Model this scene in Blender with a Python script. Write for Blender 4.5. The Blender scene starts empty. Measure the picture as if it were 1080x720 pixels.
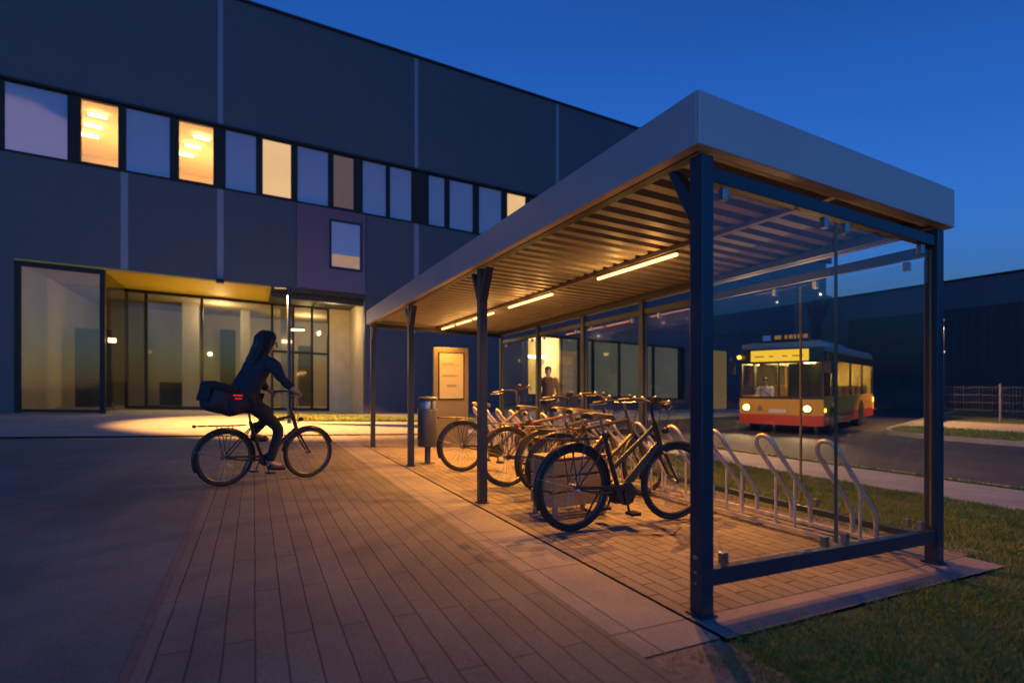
import bpy, bmesh, math, random
from mathutils import Vector, Matrix, Quaternion, noise
R = math.radians
random.seed(7)
scene = bpy.context.scene
COL = scene.collection

# ------------------------------------------------------------------ helpers
def g(s):                      # ground falls 3.3 % towards +s (drainage), level past s = 8
    return -0.033 * max(-22.0, min(8.0, s))

def vnormal(a, b):
    d = Vector(b) - Vector(a)
    return d.normalized() if d.length > 1e-9 else Vector((0, 0, 1))

class MB:
    def __init__(self):
        self.v, self.f, self.m = [], [], []
        self.mi = 0
    def add(self, vs, fs):
        o = len(self.v)
        self.v += [Vector(p) for p in vs]
        for q in fs:
            self.f.append([o + i for i in q]); self.m.append(self.mi)
        return self
    def quad(self, a, b, c, d):
        return self.add([a, b, c, d], [(0, 1, 2, 3)])
    def box(self, x0, x1, y0, y1, z0, z1):
        return self.add([(x0,y0,z0),(x1,y0,z0),(x1,y1,z0),(x0,y1,z0),(x0,y0,z1),(x1,y0,z1),(x1,y1,z1),(x0,y1,z1)],
                        [(0,3,2,1),(4,5,6,7),(0,1,5,4),(1,2,6,5),(2,3,7,6),(3,0,4,7)])
    def bar(self, a, b, w, h, up=(0,0,1)):         # rectangular bar a-b, w across, h along 'up'
        a, b = Vector(a), Vector(b)
        d = (b - a).normalized(); up = Vector(up)
        sx = d.cross(up)
        if sx.length < 1e-6: sx = d.cross(Vector((1,0,0)))
        sx.normalize(); uz = sx.cross(d).normalized()
        vs = []
        for p in (a, b):
            for i, j in ((-1,-1),(1,-1),(1,1),(-1,1)):
                vs.append(p + sx*(i*w/2) + uz*(j*h/2))
        return self.add(vs, [(0,1,2,3),(7,6,5,4),(0,4,5,1),(1,5,6,2),(2,6,7,3),(3,7,4,0)])
    def tube(self, pts, r, n=8, closed=False, cap=True):
        pts = [Vector(p) for p in pts]; k = len(pts)
        rs = r if isinstance(r, (list, tuple)) else [r]*k
        rings = []; prev = None
        for i in range(k):
            if closed: d = (pts[(i+1)%k] - pts[i-1]).normalized()
            elif i == 0: d = vnormal(pts[0], pts[1])
            elif i == k-1: d = vnormal(pts[-2], pts[-1])
            else:
                d = (vnormal(pts[i-1], pts[i]) + vnormal(pts[i], pts[i+1]))
                d = d.normalized() if d.length > 1e-6 else vnormal(pts[i], pts[i+1])
            if prev is None:
                a = Vector((0,0,1)) if abs(d.z) < .9 else Vector((1,0,0))
                x = d.cross(a).normalized()
            else:
                x = (prev - d*prev.dot(d))
                x = x.normalized() if x.length > 1e-6 else d.orthogonal().normalized()
            prev = x; y = d.cross(x)
            rings.append([pts[i] + (x*math.cos(2*math.pi*j/n) + y*math.sin(2*math.pi*j/n))*rs[i] for j in range(n)])
        vs = [p for rg in rings for p in rg]; fs = []
        for i in range(k if closed else k-1):
            a, b = i*n, ((i+1)%k)*n
            for j in range(n):
                fs.append((a+j, a+(j+1)%n, b+(j+1)%n, b+j))
        if cap and not closed:
            fs.append(tuple(range(n))[::-1]); fs.append(tuple((k-1)*n + j for j in range(n)))
        return self.add(vs, fs)
    def cyl(self, a, b, r, n=16, r2=None):
        return self.tube([a, b], [r, r if r2 is None else r2], n)
    def ring(self, c, R0, r, N=40, n=8, a0=0, a1=360, flat=1.0):    # torus / arc in local xz plane about c
        full = abs(a1 - a0) >= 360
        k = N if full else N+1
        pts = [(c[0]+R0*math.cos(R(a0+(a1-a0)*i/N)), c[1], c[2]+R0*math.sin(R(a0+(a1-a0)*i/N))) for i in range(k)]
        return self.tube(pts, r, n, closed=full)
    def lathe(self, prof, c=(0,0,0), n=24):         # prof: (r, z) about vertical axis
        vs, fs = [], []
        for r, z in prof:
            for j in range(n):
                a = 2*math.pi*j/n
                vs.append((c[0]+r*math.cos(a), c[1]+r*math.sin(a), c[2]+z))
        for i in range(len(prof)-1):
            for j in range(n):
                fs.append((i*n+j, i*n+(j+1)%n, (i+1)*n+(j+1)%n, (i+1)*n+j))
        fs.append(tuple(range(n))[::-1]); fs.append(tuple((len(prof)-1)*n+j for j in range(n)))
        return self.add(vs, fs)
    def prism(self, poly, fn, a, b):                 # poly 2d, fn(u,v,w)->xyz
        n = len(poly)
        vs = [fn(u, v, a) for u, v in poly] + [fn(u, v, b) for u, v in poly]
        fs = [tuple(range(n))[::-1], tuple(range(n, 2*n))]
        for i in range(n): fs.append((i, (i+1)%n, n+(i+1)%n, n+i))
        return self.add(vs, fs)
    def sphere(self, c, r, n=12, m=8, sc=(1,1,1)):
        vs = [(c[0], c[1], c[2]-r*sc[2])]; fs = []
        for i in range(1, m):
            th = -math.pi/2 + math.pi*i/m
            for j in range(n):
                a = 2*math.pi*j/n
                vs.append((c[0]+r*sc[0]*math.cos(th)*math.cos(a), c[1]+r*sc[1]*math.cos(th)*math.sin(a), c[2]+r*sc[2]*math.sin(th)))
        vs.append((c[0], c[1], c[2]+r*sc[2]))
        for j in range(n): fs.append((0, 1+(j+1)%n, 1+j))
        for i in range(m-2):
            for j in range(n):
                a = 1+i*n
                fs.append((a+j, a+(j+1)%n, a+n+(j+1)%n, a+n+j))
        t = len(vs)-1; a = 1+(m-2)*n
        for j in range(n): fs.append((a+j, a+(j+1)%n, t))
        return self.add(vs, fs)
    def xform(self, M, i0=0):
        for i in range(i0, len(self.v)): self.v[i] = M @ self.v[i]
        return self
    def build(self, name, mat, parent=None, slope=None, smooth=False, bevel=0, local=False):
        vs = self.v
        if slope == 'g': vs = [Vector((p.x, p.y, p.z + g(p.x))) for p in vs]
        elif slope == 's': vs = [Vector((p.x, p.y, p.z - 0.033*p.x)) for p in vs]
        if parent is not None and not local:
            o = root_loc(parent); vs = [p - o for p in vs]
        me = bpy.data.meshes.new(name)
        me.from_pydata([tuple(p) for p in vs], [], self.f)
        mats = mat if isinstance(mat, (list, tuple)) else [mat]
        for q in mats: me.materials.append(q)
        if len(mats) > 1: me.polygons.foreach_set('material_index', self.m)
        bm = bmesh.new(); bm.from_mesh(me); bmesh.ops.recalc_face_normals(bm, faces=bm.faces); bm.to_mesh(me); bm.free()
        if smooth:
            me.polygons.foreach_set('use_smooth', [True]*len(me.polygons))
            me.set_sharp_from_angle(angle=R(38))
        me.update()
        ob = bpy.data.objects.new(name, me); COL.objects.link(ob)
        if parent is not None: ob.parent = parent
        if bevel:
            b = ob.modifiers.new('bevel', 'BEVEL'); b.width = bevel; b.segments = 2; b.limit_method = 'ANGLE'
        return ob

def root_loc(o):
    l = Vector((0,0,0))
    while o is not None:
        l += o.location; o = o.parent
    return l
def tag(o, label=None, cat=None, group=None, kind=None):
    if label: o['label'] = label
    if cat: o['category'] = cat
    if group: o['group'] = group
    if kind: o['kind'] = kind
    return o
def empty(name, loc=(0,0,0), rz=0, label=None, cat=None, group=None):
    o = bpy.data.objects.new(name, None); COL.objects.link(o)
    o.location = loc; o.rotation_euler = (0, 0, rz); o.empty_display_size = .2
    return tag(o, label, cat, group)
def kids(o): return [c for c in bpy.data.objects if c.parent == o]
def copy_tree(o, parent=None):
    c = o.copy(); COL.objects.link(c); c.parent = parent
    for ch in kids(o): copy_tree(ch, c)
    return c

# ------------------------------------------------------------------ materials
class NT:
    def __init__(self, name):
        self.mat = bpy.data.materials.new(name); self.mat.use_nodes = True
        self.t = self.mat.node_tree; self.t.nodes.clear()
        self.out = self.t.nodes.new('ShaderNodeOutputMaterial')
    def n(self, typ, **kw):
        nd = self.t.nodes.new(typ)
        for k, v in kw.items():
            if k.startswith('_'): setattr(nd, k[1:], v)
            else: nd.inputs[k.replace('__', ' ')].default_value = v
        return nd
    def l(self, a, b): self.t.links.new(a, b)

def rgba(c): return (c[0], c[1], c[2], 1)
def pmat(name, col, rough=.5, metal=0, var=.15, scale=8, bump=0, bscale=60, spec=.5, coord='Object', stretch=(1,1,1), coat=0, speck=0):
    T = NT(name)
    b = T.n('ShaderNodeBsdfPrincipled', Roughness=rough, Metallic=metal)
    b.inputs['Specular IOR Level'].default_value = spec
    b.inputs['Coat Weight'].default_value = coat
    tc = T.n('ShaderNodeTexCoord'); mp = T.n('ShaderNodeMapping', Scale=stretch)
    T.l(tc.outputs[coord], mp.inputs['Vector'])
    nz = T.n('ShaderNodeTexNoise', Scale=scale, Detail=5, Roughness=.65); T.l(mp.outputs['Vector'], nz.inputs['Vector'])
    rp = T.n('ShaderNodeValToRGB'); rp.color_ramp.elements[0].position = .3; rp.color_ramp.elements[1].position = .72
    rp.color_ramp.elements[0].color = rgba([c*(1-var) for c in col]); rp.color_ramp.elements[1].color = rgba([min(1, c*(1+var)) for c in col])
    T.l(nz.outputs['Fac'], rp.inputs['Fac'])
    if speck:
        ns = T.n('ShaderNodeTexNoise', Scale=190, Detail=3); T.l(mp.outputs['Vector'], ns.inputs['Vector'])
        nb = T.n('ShaderNodeTexNoise', Scale=.35, Detail=6, Roughness=.75); T.l(mp.outputs['Vector'], nb.inputs['Vector'])
        ms = T.n('ShaderNodeMapRange'); ms.inputs['From Min'].default_value=.3; ms.inputs['From Max'].default_value=.7; ms.inputs['To Min'].default_value=1-speck; ms.inputs['To Max'].default_value=1+speck; T.l(ns.outputs['Fac'], ms.inputs['Value'])
        mb = T.n('ShaderNodeMapRange'); mb.inputs['From Min'].default_value=.35; mb.inputs['From Max'].default_value=.65; mb.inputs['To Min'].default_value=.75; mb.inputs['To Max'].default_value=1.2; T.l(nb.outputs['Fac'], mb.inputs['Value'])
        mm = T.n('ShaderNodeMath', _operation='MULTIPLY'); T.l(ms.outputs[0], mm.inputs[0]); T.l(mb.outputs[0], mm.inputs[1])
        sc = T.n('ShaderNodeVectorMath', _operation='SCALE'); T.l(rp.outputs['Color'], sc.inputs[0]); T.l(mm.outputs[0], sc.inputs['Scale']); T.l(sc.outputs[0], b.inputs['Base Color'])
    else: T.l(rp.outputs['Color'], b.inputs['Base Color'])
    mr = T.n('ShaderNodeMapRange'); mr.inputs['To Min'].default_value = max(0, rough-.08); mr.inputs['To Max'].default_value = min(1, rough+.1)
    T.l(nz.outputs['Fac'], mr.inputs['Value']); T.l(mr.outputs['Result'], b.inputs['Roughness'])
    if bump:
        n2 = T.n('ShaderNodeTexNoise', Scale=bscale, Detail=4); T.l(mp.outputs['Vector'], n2.inputs['Vector'])
        bp = T.n('ShaderNodeBump', Strength=bump, Distance=.01); T.l(n2.outputs['Fac'], bp.inputs['Height']); T.l(bp.outputs['Normal'], b.inputs['Normal'])
    T.l(b.outputs['BSDF'], T.out.inputs['Surface'])
    return T.mat
def emat(name, col, strength, var=0, scale=2):
    T = NT(name); e = T.n('ShaderNodeEmission', Color=rgba(col), Strength=strength)
    if var:
        tc = T.n('ShaderNodeTexCoord'); nz = T.n('ShaderNodeTexNoise', Scale=scale, Detail=2); T.l(tc.outputs['Object'], nz.inputs['Vector'])
        mr = T.n('ShaderNodeMapRange'); mr.inputs['To Min'].default_value = strength*(1-var); mr.inputs['To Max'].default_value = strength*(1+var)
        T.l(nz.outputs['Fac'], mr.inputs['Value']); T.l(mr.outputs['Result'], e.inputs['Strength'])
    T.l(e.outputs['Emission'], T.out.inputs['Surface']); return T.mat
def gmat(name, tint=(1,1,1), refl=1.0, rough=.01, base=None):   # thin clear glass: straight transmission + fresnel reflection
    T = NT(name)
    tr = T.n('ShaderNodeBsdfTransparent', Color=rgba(tint)); gl = T.n('ShaderNodeBsdfGlossy', Roughness=rough)
    lw = T.n('ShaderNodeLayerWeight', Blend=.5)                     # Schlick: same from both faces of the pane
    pw = T.n('ShaderNodeMath', _operation='POWER'); pw.inputs[1].default_value = 5; T.l(lw.outputs['Facing'], pw.inputs[0])
    m = T.n('ShaderNodeMath', _operation='MULTIPLY_ADD'); m.inputs[1].default_value = .75*refl; m.inputs[2].default_value = .035*refl; T.l(pw.outputs[0], m.inputs[0])
    mx = T.n('ShaderNodeMixShader'); T.l(m.outputs[0], mx.inputs['Fac']); T.l(tr.outputs[0], mx.inputs[1]); T.l(gl.outputs[0], mx.inputs[2])
    T.l(mx.outputs[0], T.out.inputs['Surface']); return T.mat
def coated(name, dark, fac, tint, rough=.04):                    # opaque coated facade glass
    T = NT(name)
    d = T.n('ShaderNodeBsdfDiffuse', Color=rgba(dark)); gl = T.n('ShaderNodeBsdfGlossy', Roughness=rough, Color=rgba(tint))
    tc = T.n('ShaderNodeTexCoord'); nz = T.n('ShaderNodeTexNoise', Scale=.5, Detail=1); T.l(tc.outputs['Object'], nz.inputs['Vector'])
    bp = T.n('ShaderNodeBump', Strength=.03, Distance=.3); T.l(nz.outputs['Fac'], bp.inputs['Height']); T.l(bp.outputs['Normal'], gl.inputs['Normal'])
    mx = T.n('ShaderNodeMixShader', Fac=fac); T.l(d.outputs[0], mx.inputs[1]); T.l(gl.outputs[0], mx.inputs[2])
    T.l(mx.outputs[0], T.out.inputs['Surface']); return T.mat
def brickmat(name, c1, c2, mortar, bw, rh, ms, rough=.85, along_t=True, bump=.4, grain=.2, off=.5, spec=.3):
    T = NT(name); b = T.n('ShaderNodeBsdfPrincipled', Roughness=rough); b.inputs['Specular IOR Level'].default_value = spec
    tc = T.n('ShaderNodeTexCoord'); sp = T.n('ShaderNodeSeparateXYZ'); T.l(tc.outputs['Object'], sp.inputs[0])
    cb = T.n('ShaderNodeCombineXYZ')
    T.l(sp.outputs['Y' if along_t else 'X'], cb.inputs['X']); T.l(sp.outputs['X' if along_t else 'Y'], cb.inputs['Y'])
    # joints are not ruler straight
    wz = T.n('ShaderNodeTexNoise', Scale=3.0, Detail=3); T.l(tc.outputs['Object'], wz.inputs['Vector'])
    vm = T.n('ShaderNodeVectorMath', _operation='MULTIPLY_ADD'); vm.inputs[1].default_value = (.012, .012, 0); T.l(wz.outputs['Color'], vm.inputs[0]); T.l(cb.outputs[0], vm.inputs[2])
    br = T.n('ShaderNodeTexBrick', Scale=1.0, Color1=rgba(c1), Color2=rgba(c2), Mortar=rgba(mortar)); br.offset = off
    br.inputs['Brick Width'].default_value = bw; br.inputs['Row Height'].default_value = rh; br.inputs['Mortar Size'].default_value = ms; br.inputs['Mortar Smooth'].default_value = .3
    T.l(vm.outputs[0], br.inputs['Vector'])
    nz = T.n('ShaderNodeTexNoise', Scale=160, Detail=3); T.l(tc.outputs['Object'], nz.inputs['Vector'])
    n3 = T.n('ShaderNodeTexNoise', Scale=1.3, Detail=5, Roughness=.7); T.l(tc.outputs['Object'], n3.inputs['Vector'])
    mr = T.n('ShaderNodeMapRange'); mr.inputs['From Min'].default_value=.25; mr.inputs['From Max'].default_value=.75; mr.inputs['To Min'].default_value = 1-grain; mr.inputs['To Max'].default_value = 1+grain; T.l(nz.outputs['Fac'], mr.inputs['Value'])
    m3 = T.n('ShaderNodeMapRange'); m3.inputs['From Min'].default_value=.25; m3.inputs['From Max'].default_value=.75; m3.inputs['To Min'].default_value = .72; m3.inputs['To Max'].default_value = 1.25; T.l(n3.outputs['Fac'], m3.inputs['Value'])
    mu = T.n('ShaderNodeMath', _operation='MULTIPLY'); T.l(mr.outputs[0], mu.inputs[0]); T.l(m3.outputs[0], mu.inputs[1])
    mx = T.n('ShaderNodeVectorMath', _operation='SCALE'); T.l(br.outputs['Color'], mx.inputs[0]); T.l(mu.outputs[0], mx.inputs['Scale'])
    T.l(mx.outputs[0], b.inputs['Base Color'])
    h = T.n('ShaderNodeMath', _operation='MULTIPLY_ADD'); h.inputs[1].default_value = -1.0; T.l(br.outputs['Fac'], h.inputs[0])
    hs = T.n('ShaderNodeMath', _operation='MULTIPLY'); hs.inputs[1].default_value = .35; T.l(nz.outputs['Fac'], hs.inputs[0]); T.l(hs.outputs[0], h.inputs[2])
    bp = T.n('ShaderNodeBump', Strength=bump, Distance=.006); T.l(h.outputs[0], bp.inputs['Height']); T.l(bp.outputs['Normal'], b.inputs['Normal'])
    T.l(b.outputs['BSDF'], T.out.inputs['Surface']); return T.mat

M = {}
M['asphalt'] = pmat('asphalt', (.05,.05,.053), .8, var=.3, scale=1.2, bump=.5, bscale=140, speck=.35)
M['plaza'] = pmat('plaza_asphalt', (.135,.128,.115), .8, var=.22, scale=1.1, bump=.7, bscale=150, speck=.45)
M['plank'] = brickmat('plank_paving', (.185,.158,.122), (.160,.137,.108), (.035,.03,.028), 1.15, .118, .0034, grain=.42)
M['paver'] = brickmat('paver_floor', (.245,.20,.165), (.195,.16,.135), (.03,.025,.022), .30, .105, .005, grain=.35)
M['slab'] = brickmat('slab_strip', (.27,.235,.205), (.24,.21,.185), (.045,.04,.036), .9, .445, .0045, grain=.34, off=.0)
M['apron'] = brickmat('apron_slab', (.26,.21,.19), (.235,.19,.175), (.06,.05,.045), .9, 4, .004, along_t=False, grain=.3, off=.0)
M['walk'] = brickmat('walkway_slabs', (.30,.27,.24), (.27,.245,.22), (.13,.12,.11), 1.0, .5, .006, along_t=False, grain=.12)
M['path'] = brickmat('path_slabs', (.27,.26,.26), (.25,.24,.24), (.16,.15,.15), .9, .45, .005, grain=.12)
M['kerb'] = pmat('kerb_stone', (.30,.29,.28), .8, var=.15, scale=6, bump=.3, bscale=80)
M['joint'] = pmat('red_joint', (.16,.115,.09), .85, var=.2, scale=12, bump=.3)
M['drain'] = pmat('drain_slot', (.012,.012,.013), .7)
M['gravel'] = pmat('gravel_soil', (.20,.15,.11), .9, var=.45, scale=28, bump=1, bscale=90)
M['soil'] = pmat('soil', (.045,.042,.02), .95, var=.45, scale=9, bump=.8, bscale=60)
M['turf'] = pmat('turf', (.07,.095,.025), .95, var=.5, scale=5, bump=1.0, bscale=40)
M['navy'] = pmat('navy_steel', (.013,.021,.042), .40, metal=.0, var=.12, scale=5, bump=.06, bscale=300)
M['fascia'] = pmat('fascia_sheet', (.47,.365,.375), .38, metal=.25, var=.06, scale=1.5, bump=.03, bscale=8)
M['ceil'] = pmat('corrugated_sheet', (.36,.32,.27), .52, metal=.2, var=.1, scale=2.5)
M['steel'] = pmat('brushed_steel', (.32,.32,.32), .38, metal=1, var=.1, scale=20)
M['galv'] = pmat('galvanised_tube', (.55,.48,.40), .42, metal=.45, var=.2, scale=14)
M['rubber'] = pmat('rubber', (.012,.012,.013), .75, var=.2, scale=20)
M['black'] = pmat('black_plastic', (.016,.016,.018), .4, var=.2, scale=15)
M['bikeblack'] = pmat('bike_black_paint', (.025,.024,.025), .28, var=.1, coat=.3)
M['bikebrown'] = pmat('bike_brown_paint', (.13,.055,.03), .3, var=.1, coat=.3)
M['bikesilver'] = pmat('bike_silver_paint', (.10,.09,.08), .3, metal=.5, var=.08)
M['bikegrey'] = pmat('bike_grey_paint', (.045,.043,.042), .3, metal=.3, var=.08)
M['leather'] = pmat('saddle_leather', (.06,.045,.035), .45, var=.2, scale=30, bump=.2)
M['tan'] = pmat('tan_leather', (.04,.024,.016), .5, var=.2, scale=30, bump=.2)
M['wood'] = pmat('crate_wood', (.30,.20,.11), .6, var=.3, scale=6, stretch=(2,12,12), bump=.2)
M['red_lens'] = emat('red_lens', (1,.05,.05), .5)
M['hub_blue'] = emat('blue_glow', (.15,.35,1), .35)
M['clearlens'] = pmat('clear_lens', (.5,.5,.5), .1, metal=.8)
M['glass'] = gmat('shelter_glass', (.97,.98,.98), 1.0)
M['glassedge'] = pmat('glass_edge', (.20,.15,.09), .2, metal=.3)
M['roomglass'] = gmat('shopfront_glass', (.84,.84,.82), .7, .05)
M['winglass'] = gmat('window_glass', (.9,.9,.9), 1.0, .02)
M['blueglass'] = coated('coated_glass', (.27,.225,.25), .13, (.95,.8,.85))
M['facade'] = pmat('facade_metal', (.057,.058,.076), .55, metal=.15, var=.1, scale=.8, stretch=(1,1,.3), bump=.05, bscale=3)
M['seam'] = pmat('facade_seam', (.16,.18,.24), .5, var=.1)
M['frame'] = pmat('dark_frame', (.014,.014,.016), .55, var=.1, spec=.2)
M['redpanel'] = coated('red_reflection_glass', (.13,.04,.026), .05, (.8,.7,.75))  # reddish reflection carried by the base colour
M['yellow'] = pmat('yellow_soffit', (.55,.36,.02), .6, var=.06, scale=1)
M['beige'] = pmat('beige_render', (.42,.35,.24), .85, var=.12, scale=2, bump=.2)
M['darksoffit'] = pmat('dark_soffit', (.03,.027,.024), .6)
M['lobby'] = pmat('lobby_wall', (.40,.36,.29), .8, var=.08)
M['lobbydark'] = pmat('lobby_dark', (.06,.055,.05), .6)
M['room'] = pmat('room_wall', (.80,.64,.36), .85, var=.05)
M['strip'] = emat('office_strip', (1,.70,.30), 12)
M['blind'] = emat('backlit_blind', (1,.62,.30), .80, .12, .9)
M['blinddim'] = emat('dim_blind', (.62,.42,.5), .16, .1, .9)
M['blindpink'] = emat('pink_blind', (1,.58,.42), .34, .25, 3)
M['curtain'] = emat('backlit_curtain', (.60,.60,.50), .13, .25, 1.2)
M['showroom'] = pmat('showroom_wall', (.72,.62,.38), .85, var=.05)
M['showlamp'] = emat('showroom_lamp', (1,.80,.46), 9)
M['door'] = emat('glowing_door', (1,.66,.28), .14, .15, .8)  # door panel with its own glow
M['tube'] = emat('warm_tube', (1,.36,.115), 6.0)
M['addedlens'] = emat('added_top_lens', (1,.5,.18), .8)  # lens of the added top lamp
M['post_lamp'] = emat('post_lamp', (1,.60,.25), 5)
M['hallrib'] = pmat('hall_cladding', (.05,.055,.072), .6, metal=.1, var=.12, scale=.7, stretch=(1,1,.2))
M['hallband'] = pmat('hall_band', (.085,.095,.14), .6, var=.08, scale=.4)
M['fence'] = pmat('fence_wire', (.16,.16,.17), .5, metal=.3)
M['bin'] = pmat('bin_paint', (.05,.05,.055), .45, var=.15)
M['board'] = pmat('board_paint', (.10,.085,.065), .5, var=.1)
M['paper'] = pmat('poster_paper', (.24,.225,.19), .6, var=.04)
M['ink'] = pmat('poster_ink', (.10,.08,.07), .6)
M['busyellow'] = pmat('bus_yellow', (.56,.31,.03), .35, var=.06, scale=2, coat=.3)
M['busred'] = pmat('bus_red', (.48,.055,.02), .35, var=.08, scale=2, coat=.3)
M['buswhite'] = pmat('bus_white', (.26,.25,.25), .35, var=.06, coat=.3)
M['busdark'] = pmat('bus_dark', (.02,.02,.022), .3, var=.1)
M['busint'] = pmat('bus_interior', (.62,.46,.18), .7)
M['seat'] = pmat('bus_seat', (.10,.06,.035), .8)
M['buslight'] = emat('bus_light', (1,.66,.16), 60)
M['dest'] = emat('destination_display', (1,.56,.04), 1.15)
M['head'] = emat('headlight', (1,.52,.15), 9)
M['amber'] = emat('amber_lamp', (1,.36,.03), 9)
M['tail'] = emat('tail_lamp', (1,.06,.02), 4)
M['signblue'] = emat('blue_display', (.12,.22,.75), .35)
M['signorange'] = emat('orange_display', (1,.45,.15), .28)
M['plate'] = pmat('number_plate', (.55,.52,.45), .5)
M['skin'] = pmat('skin', (.42,.25,.18), .55, var=.08, scale=20)
M['hair'] = pmat('dark_hair', (.012,.010,.010), .45, var=.3, scale=40, stretch=(1,1,.1), bump=.4)
M['coat'] = pmat('navy_coat', (.016,.020,.036), .85, var=.2, scale=14, bump=.3)
M['trouser'] = pmat('dark_trousers', (.013,.013,.017), .85, var=.2, scale=14, bump=.3)
M['shoe'] = pmat('shoe', (.02,.019,.02), .6)
M['bagcloth'] = pmat('bag_cloth', (.02,.022,.032), .7, var=.3, scale=9, bump=.5, bscale=25)
M['jacket'] = pmat('brown_jacket', (.06,.032,.022), .85, var=.2, scale=10, bump=.3)
M['shirt'] = pmat('white_shirt', (.6,.58,.55), .8)
M['bark'] = pmat('bark', (.045,.035,.028), .9, var=.3, scale=15, bump=.6)
M['leaf'] = pmat('dark_leaf', (.035,.055,.024), .7, var=.5, scale=1.5)

def grassmat():
    T = NT('grass_blade'); b = T.n('ShaderNodeBsdfPrincipled', Roughness=.6); b.inputs['Specular IOR Level'].default_value = .2
    tc = T.n('ShaderNodeTexCoord'); nz = T.n('ShaderNodeTexNoise', Scale=2.6, Detail=6, Roughness=.75); T.l(tc.outputs['Object'], nz.inputs['Vector'])
    n2 = T.n('ShaderNodeTexNoise', Scale=70, Detail=1); T.l(tc.outputs['Object'], n2.inputs['Vector'])
    ad = T.n('ShaderNodeMath', _operation='MULTIPLY_ADD'); ad.inputs[1].default_value = .45; T.l(n2.outputs['Fac'], ad.inputs[0]); T.l(nz.outputs['Fac'], ad.inputs[2])
    rp = T.n('ShaderNodeValToRGB'); e = rp.color_ramp.elements
    e[0].position = .5; e[0].color = (.075,.135,.022,1); e[1].position = .9; e[1].color = (.27,.25,.08,1)
    x = e.new(.68); x.color = (.17,.225,.04,1)
    T.l(ad.outputs[0], rp.inputs['Fac']); T.l(rp.outputs['Color'], b.inputs['Base Color']); T.l(b.outputs['BSDF'], T.out.inputs['Surface']); return T.mat
M['grass'] = grassmat()

# ------------------------------------------------------------------ ground sheets (site frame: x = s across, y = t along the shelter)
def poly_sheet(name, pts, dz, mat, kind='structure', sub=None):
    b = MB(); b.add([(x, y, dz) for x, y in pts], [tuple(range(len(pts)))])
    o = b.build(name, mat, slope='g'); tag(o, kind=kind); return o
def sheet(name, s0, s1, t0, t1, dz, mat, kind='structure'):
    b = MB(); ss = sorted(set([s0, s1] + [x for x in (-22, 8) if s0 < x < s1]))
    for a, c in zip(ss, ss[1:]):
        b.add([(a, t0, dz), (c, t0, dz), (c, t1, dz), (a, t1, dz)], [(0, 1, 2, 3)])
    o = b.build(name, mat, slope='g'); tag(o, kind=kind); return o

sheet('ground', -400, 400, -300, 500, -.17, M['soil'])
sheet('plaza', -30, -2.46, -14, 10.6, 0, M['plaza'])
sheet('paving_joint', -2.46, -2.425, -14, 10.6, .002, M['joint'])
sheet('plank_paving', -2.425, -.56, -14, 10.6, 0, M['plank'])
sheet('slab_edging', -.56, -.115, -.22, 10.6, .001, M['slab'])
sheet('gravel_edge', -.56, -.12, -14, -.22, -.004, M['gravel'])
sheet('drain_channel', -.115, -.09, -.22, 8.6, -.02, M['drain'])
sheet('paver_floor', -.09, 2.9, .0, 8.6, 0, M['paver'])
sheet('paver_floor', -.115, 2.9, 8.6, 10.6, 0, M['paver'])
sheet('concrete_apron', -.09, 2.6, -.235, -.006, .001, M['apron'])
sheet('apron_joint', -.09, 2.6, -.006, .0, -.012, M['drain'])
sheet('walkway', -30, 7.25, 10.72, 15.6, .02, M['walk'])
b = MB(); b.box(-30, 7.25, 10.6, 10.72, -.16, .024); tag(b.build('kerb', M['kerb'], slope='g', bevel=.01), kind='structure')
sheet('forecourt', -30, -1.6, 15.6, 23.3, .019, M['walk'])
sheet('forecourt', -1.6, 30, 19.0, 23.3, .019, M['walk'])
sheet('footpath', 5.3, 7.1, -14, 10.6, .0, M['path'])
for nm, s0, s1, t0, t1 in (('lawn_soil', -.12, 5.3, -14, -.235), ('lawn_soil', 2.6, 5.3, -.235, 0), ('lawn_soil', 2.9, 5.3, 0, 10.6), ('lawn_soil', 7.1, 7.3, -14, 10.6)):
    sheet(nm, s0, s1, t0, t1, -.012, M['turf'])
b = MB(); b.box(7.3, 7.42, -40, 15.4, -.2, .01); tag(b.build('kerb', M['kerb'], slope='g', bevel=.01), kind='structure')
ROAD = poly_sheet('road', [(7.42, -40), (15.4, -40), (15.4, 6.2), (16.0, 7.5), (17.2, 8.15), (34, 13.4), (34, 17.5), (7.42, 15.4)], -.12, M['asphalt'])
# far kerb and traffic island
def strip(pts, w, z0, z1):
    b = MB()
    for p, q in zip(pts, pts[1:]): b.bar((p[0], p[1], (z0+z1)/2), (q[0], q[1], (z0+z1)/2), w, z1-z0)
    return b
tag(strip([(15.46, -40), (15.46, 6.2), (16.05, 7.45), (17.2, 8.09), (34, 13.35)], .14, -.2, .01).build('kerb', M['kerb'], slope='g'), kind='structure')
poly_sheet('verge_soil', [(15.53, -40), (18.9, -40), (18.9, 8.55), (17.2, 8.02), (16.1, 7.4), (15.53, 6.2)], -.005, M['turf'])
poly_sheet('footpath', [(18.9, -40), (23.4, -40), (23.4, 9.95), (18.9, 8.55)], .0, M['walk'])
poly_sheet('field_soil', [(23.4, -60), (60, -60), (60, 20), (34, 13.3), (23.4, 9.95)], -.02, M['turf'])
b = MB()
b.bar((7.42, 15.5, -.08), (34, 17.6, -.08), .16, .2); tag(b.build('kerb', M['kerb'], slope='g'), kind='structure')
poly_sheet('footpath', [(7.25, 15.6), (34, 17.7), (34, 19.0), (-1.6, 19.0), (3.0, 15.6)], .02, M['path'])
poly_sheet('lawn_soil', [(-1.6, 15.6), (3.0, 15.6), (3.0, 15.62), (-1.6, 19.0)], .03, M['turf'])
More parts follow.
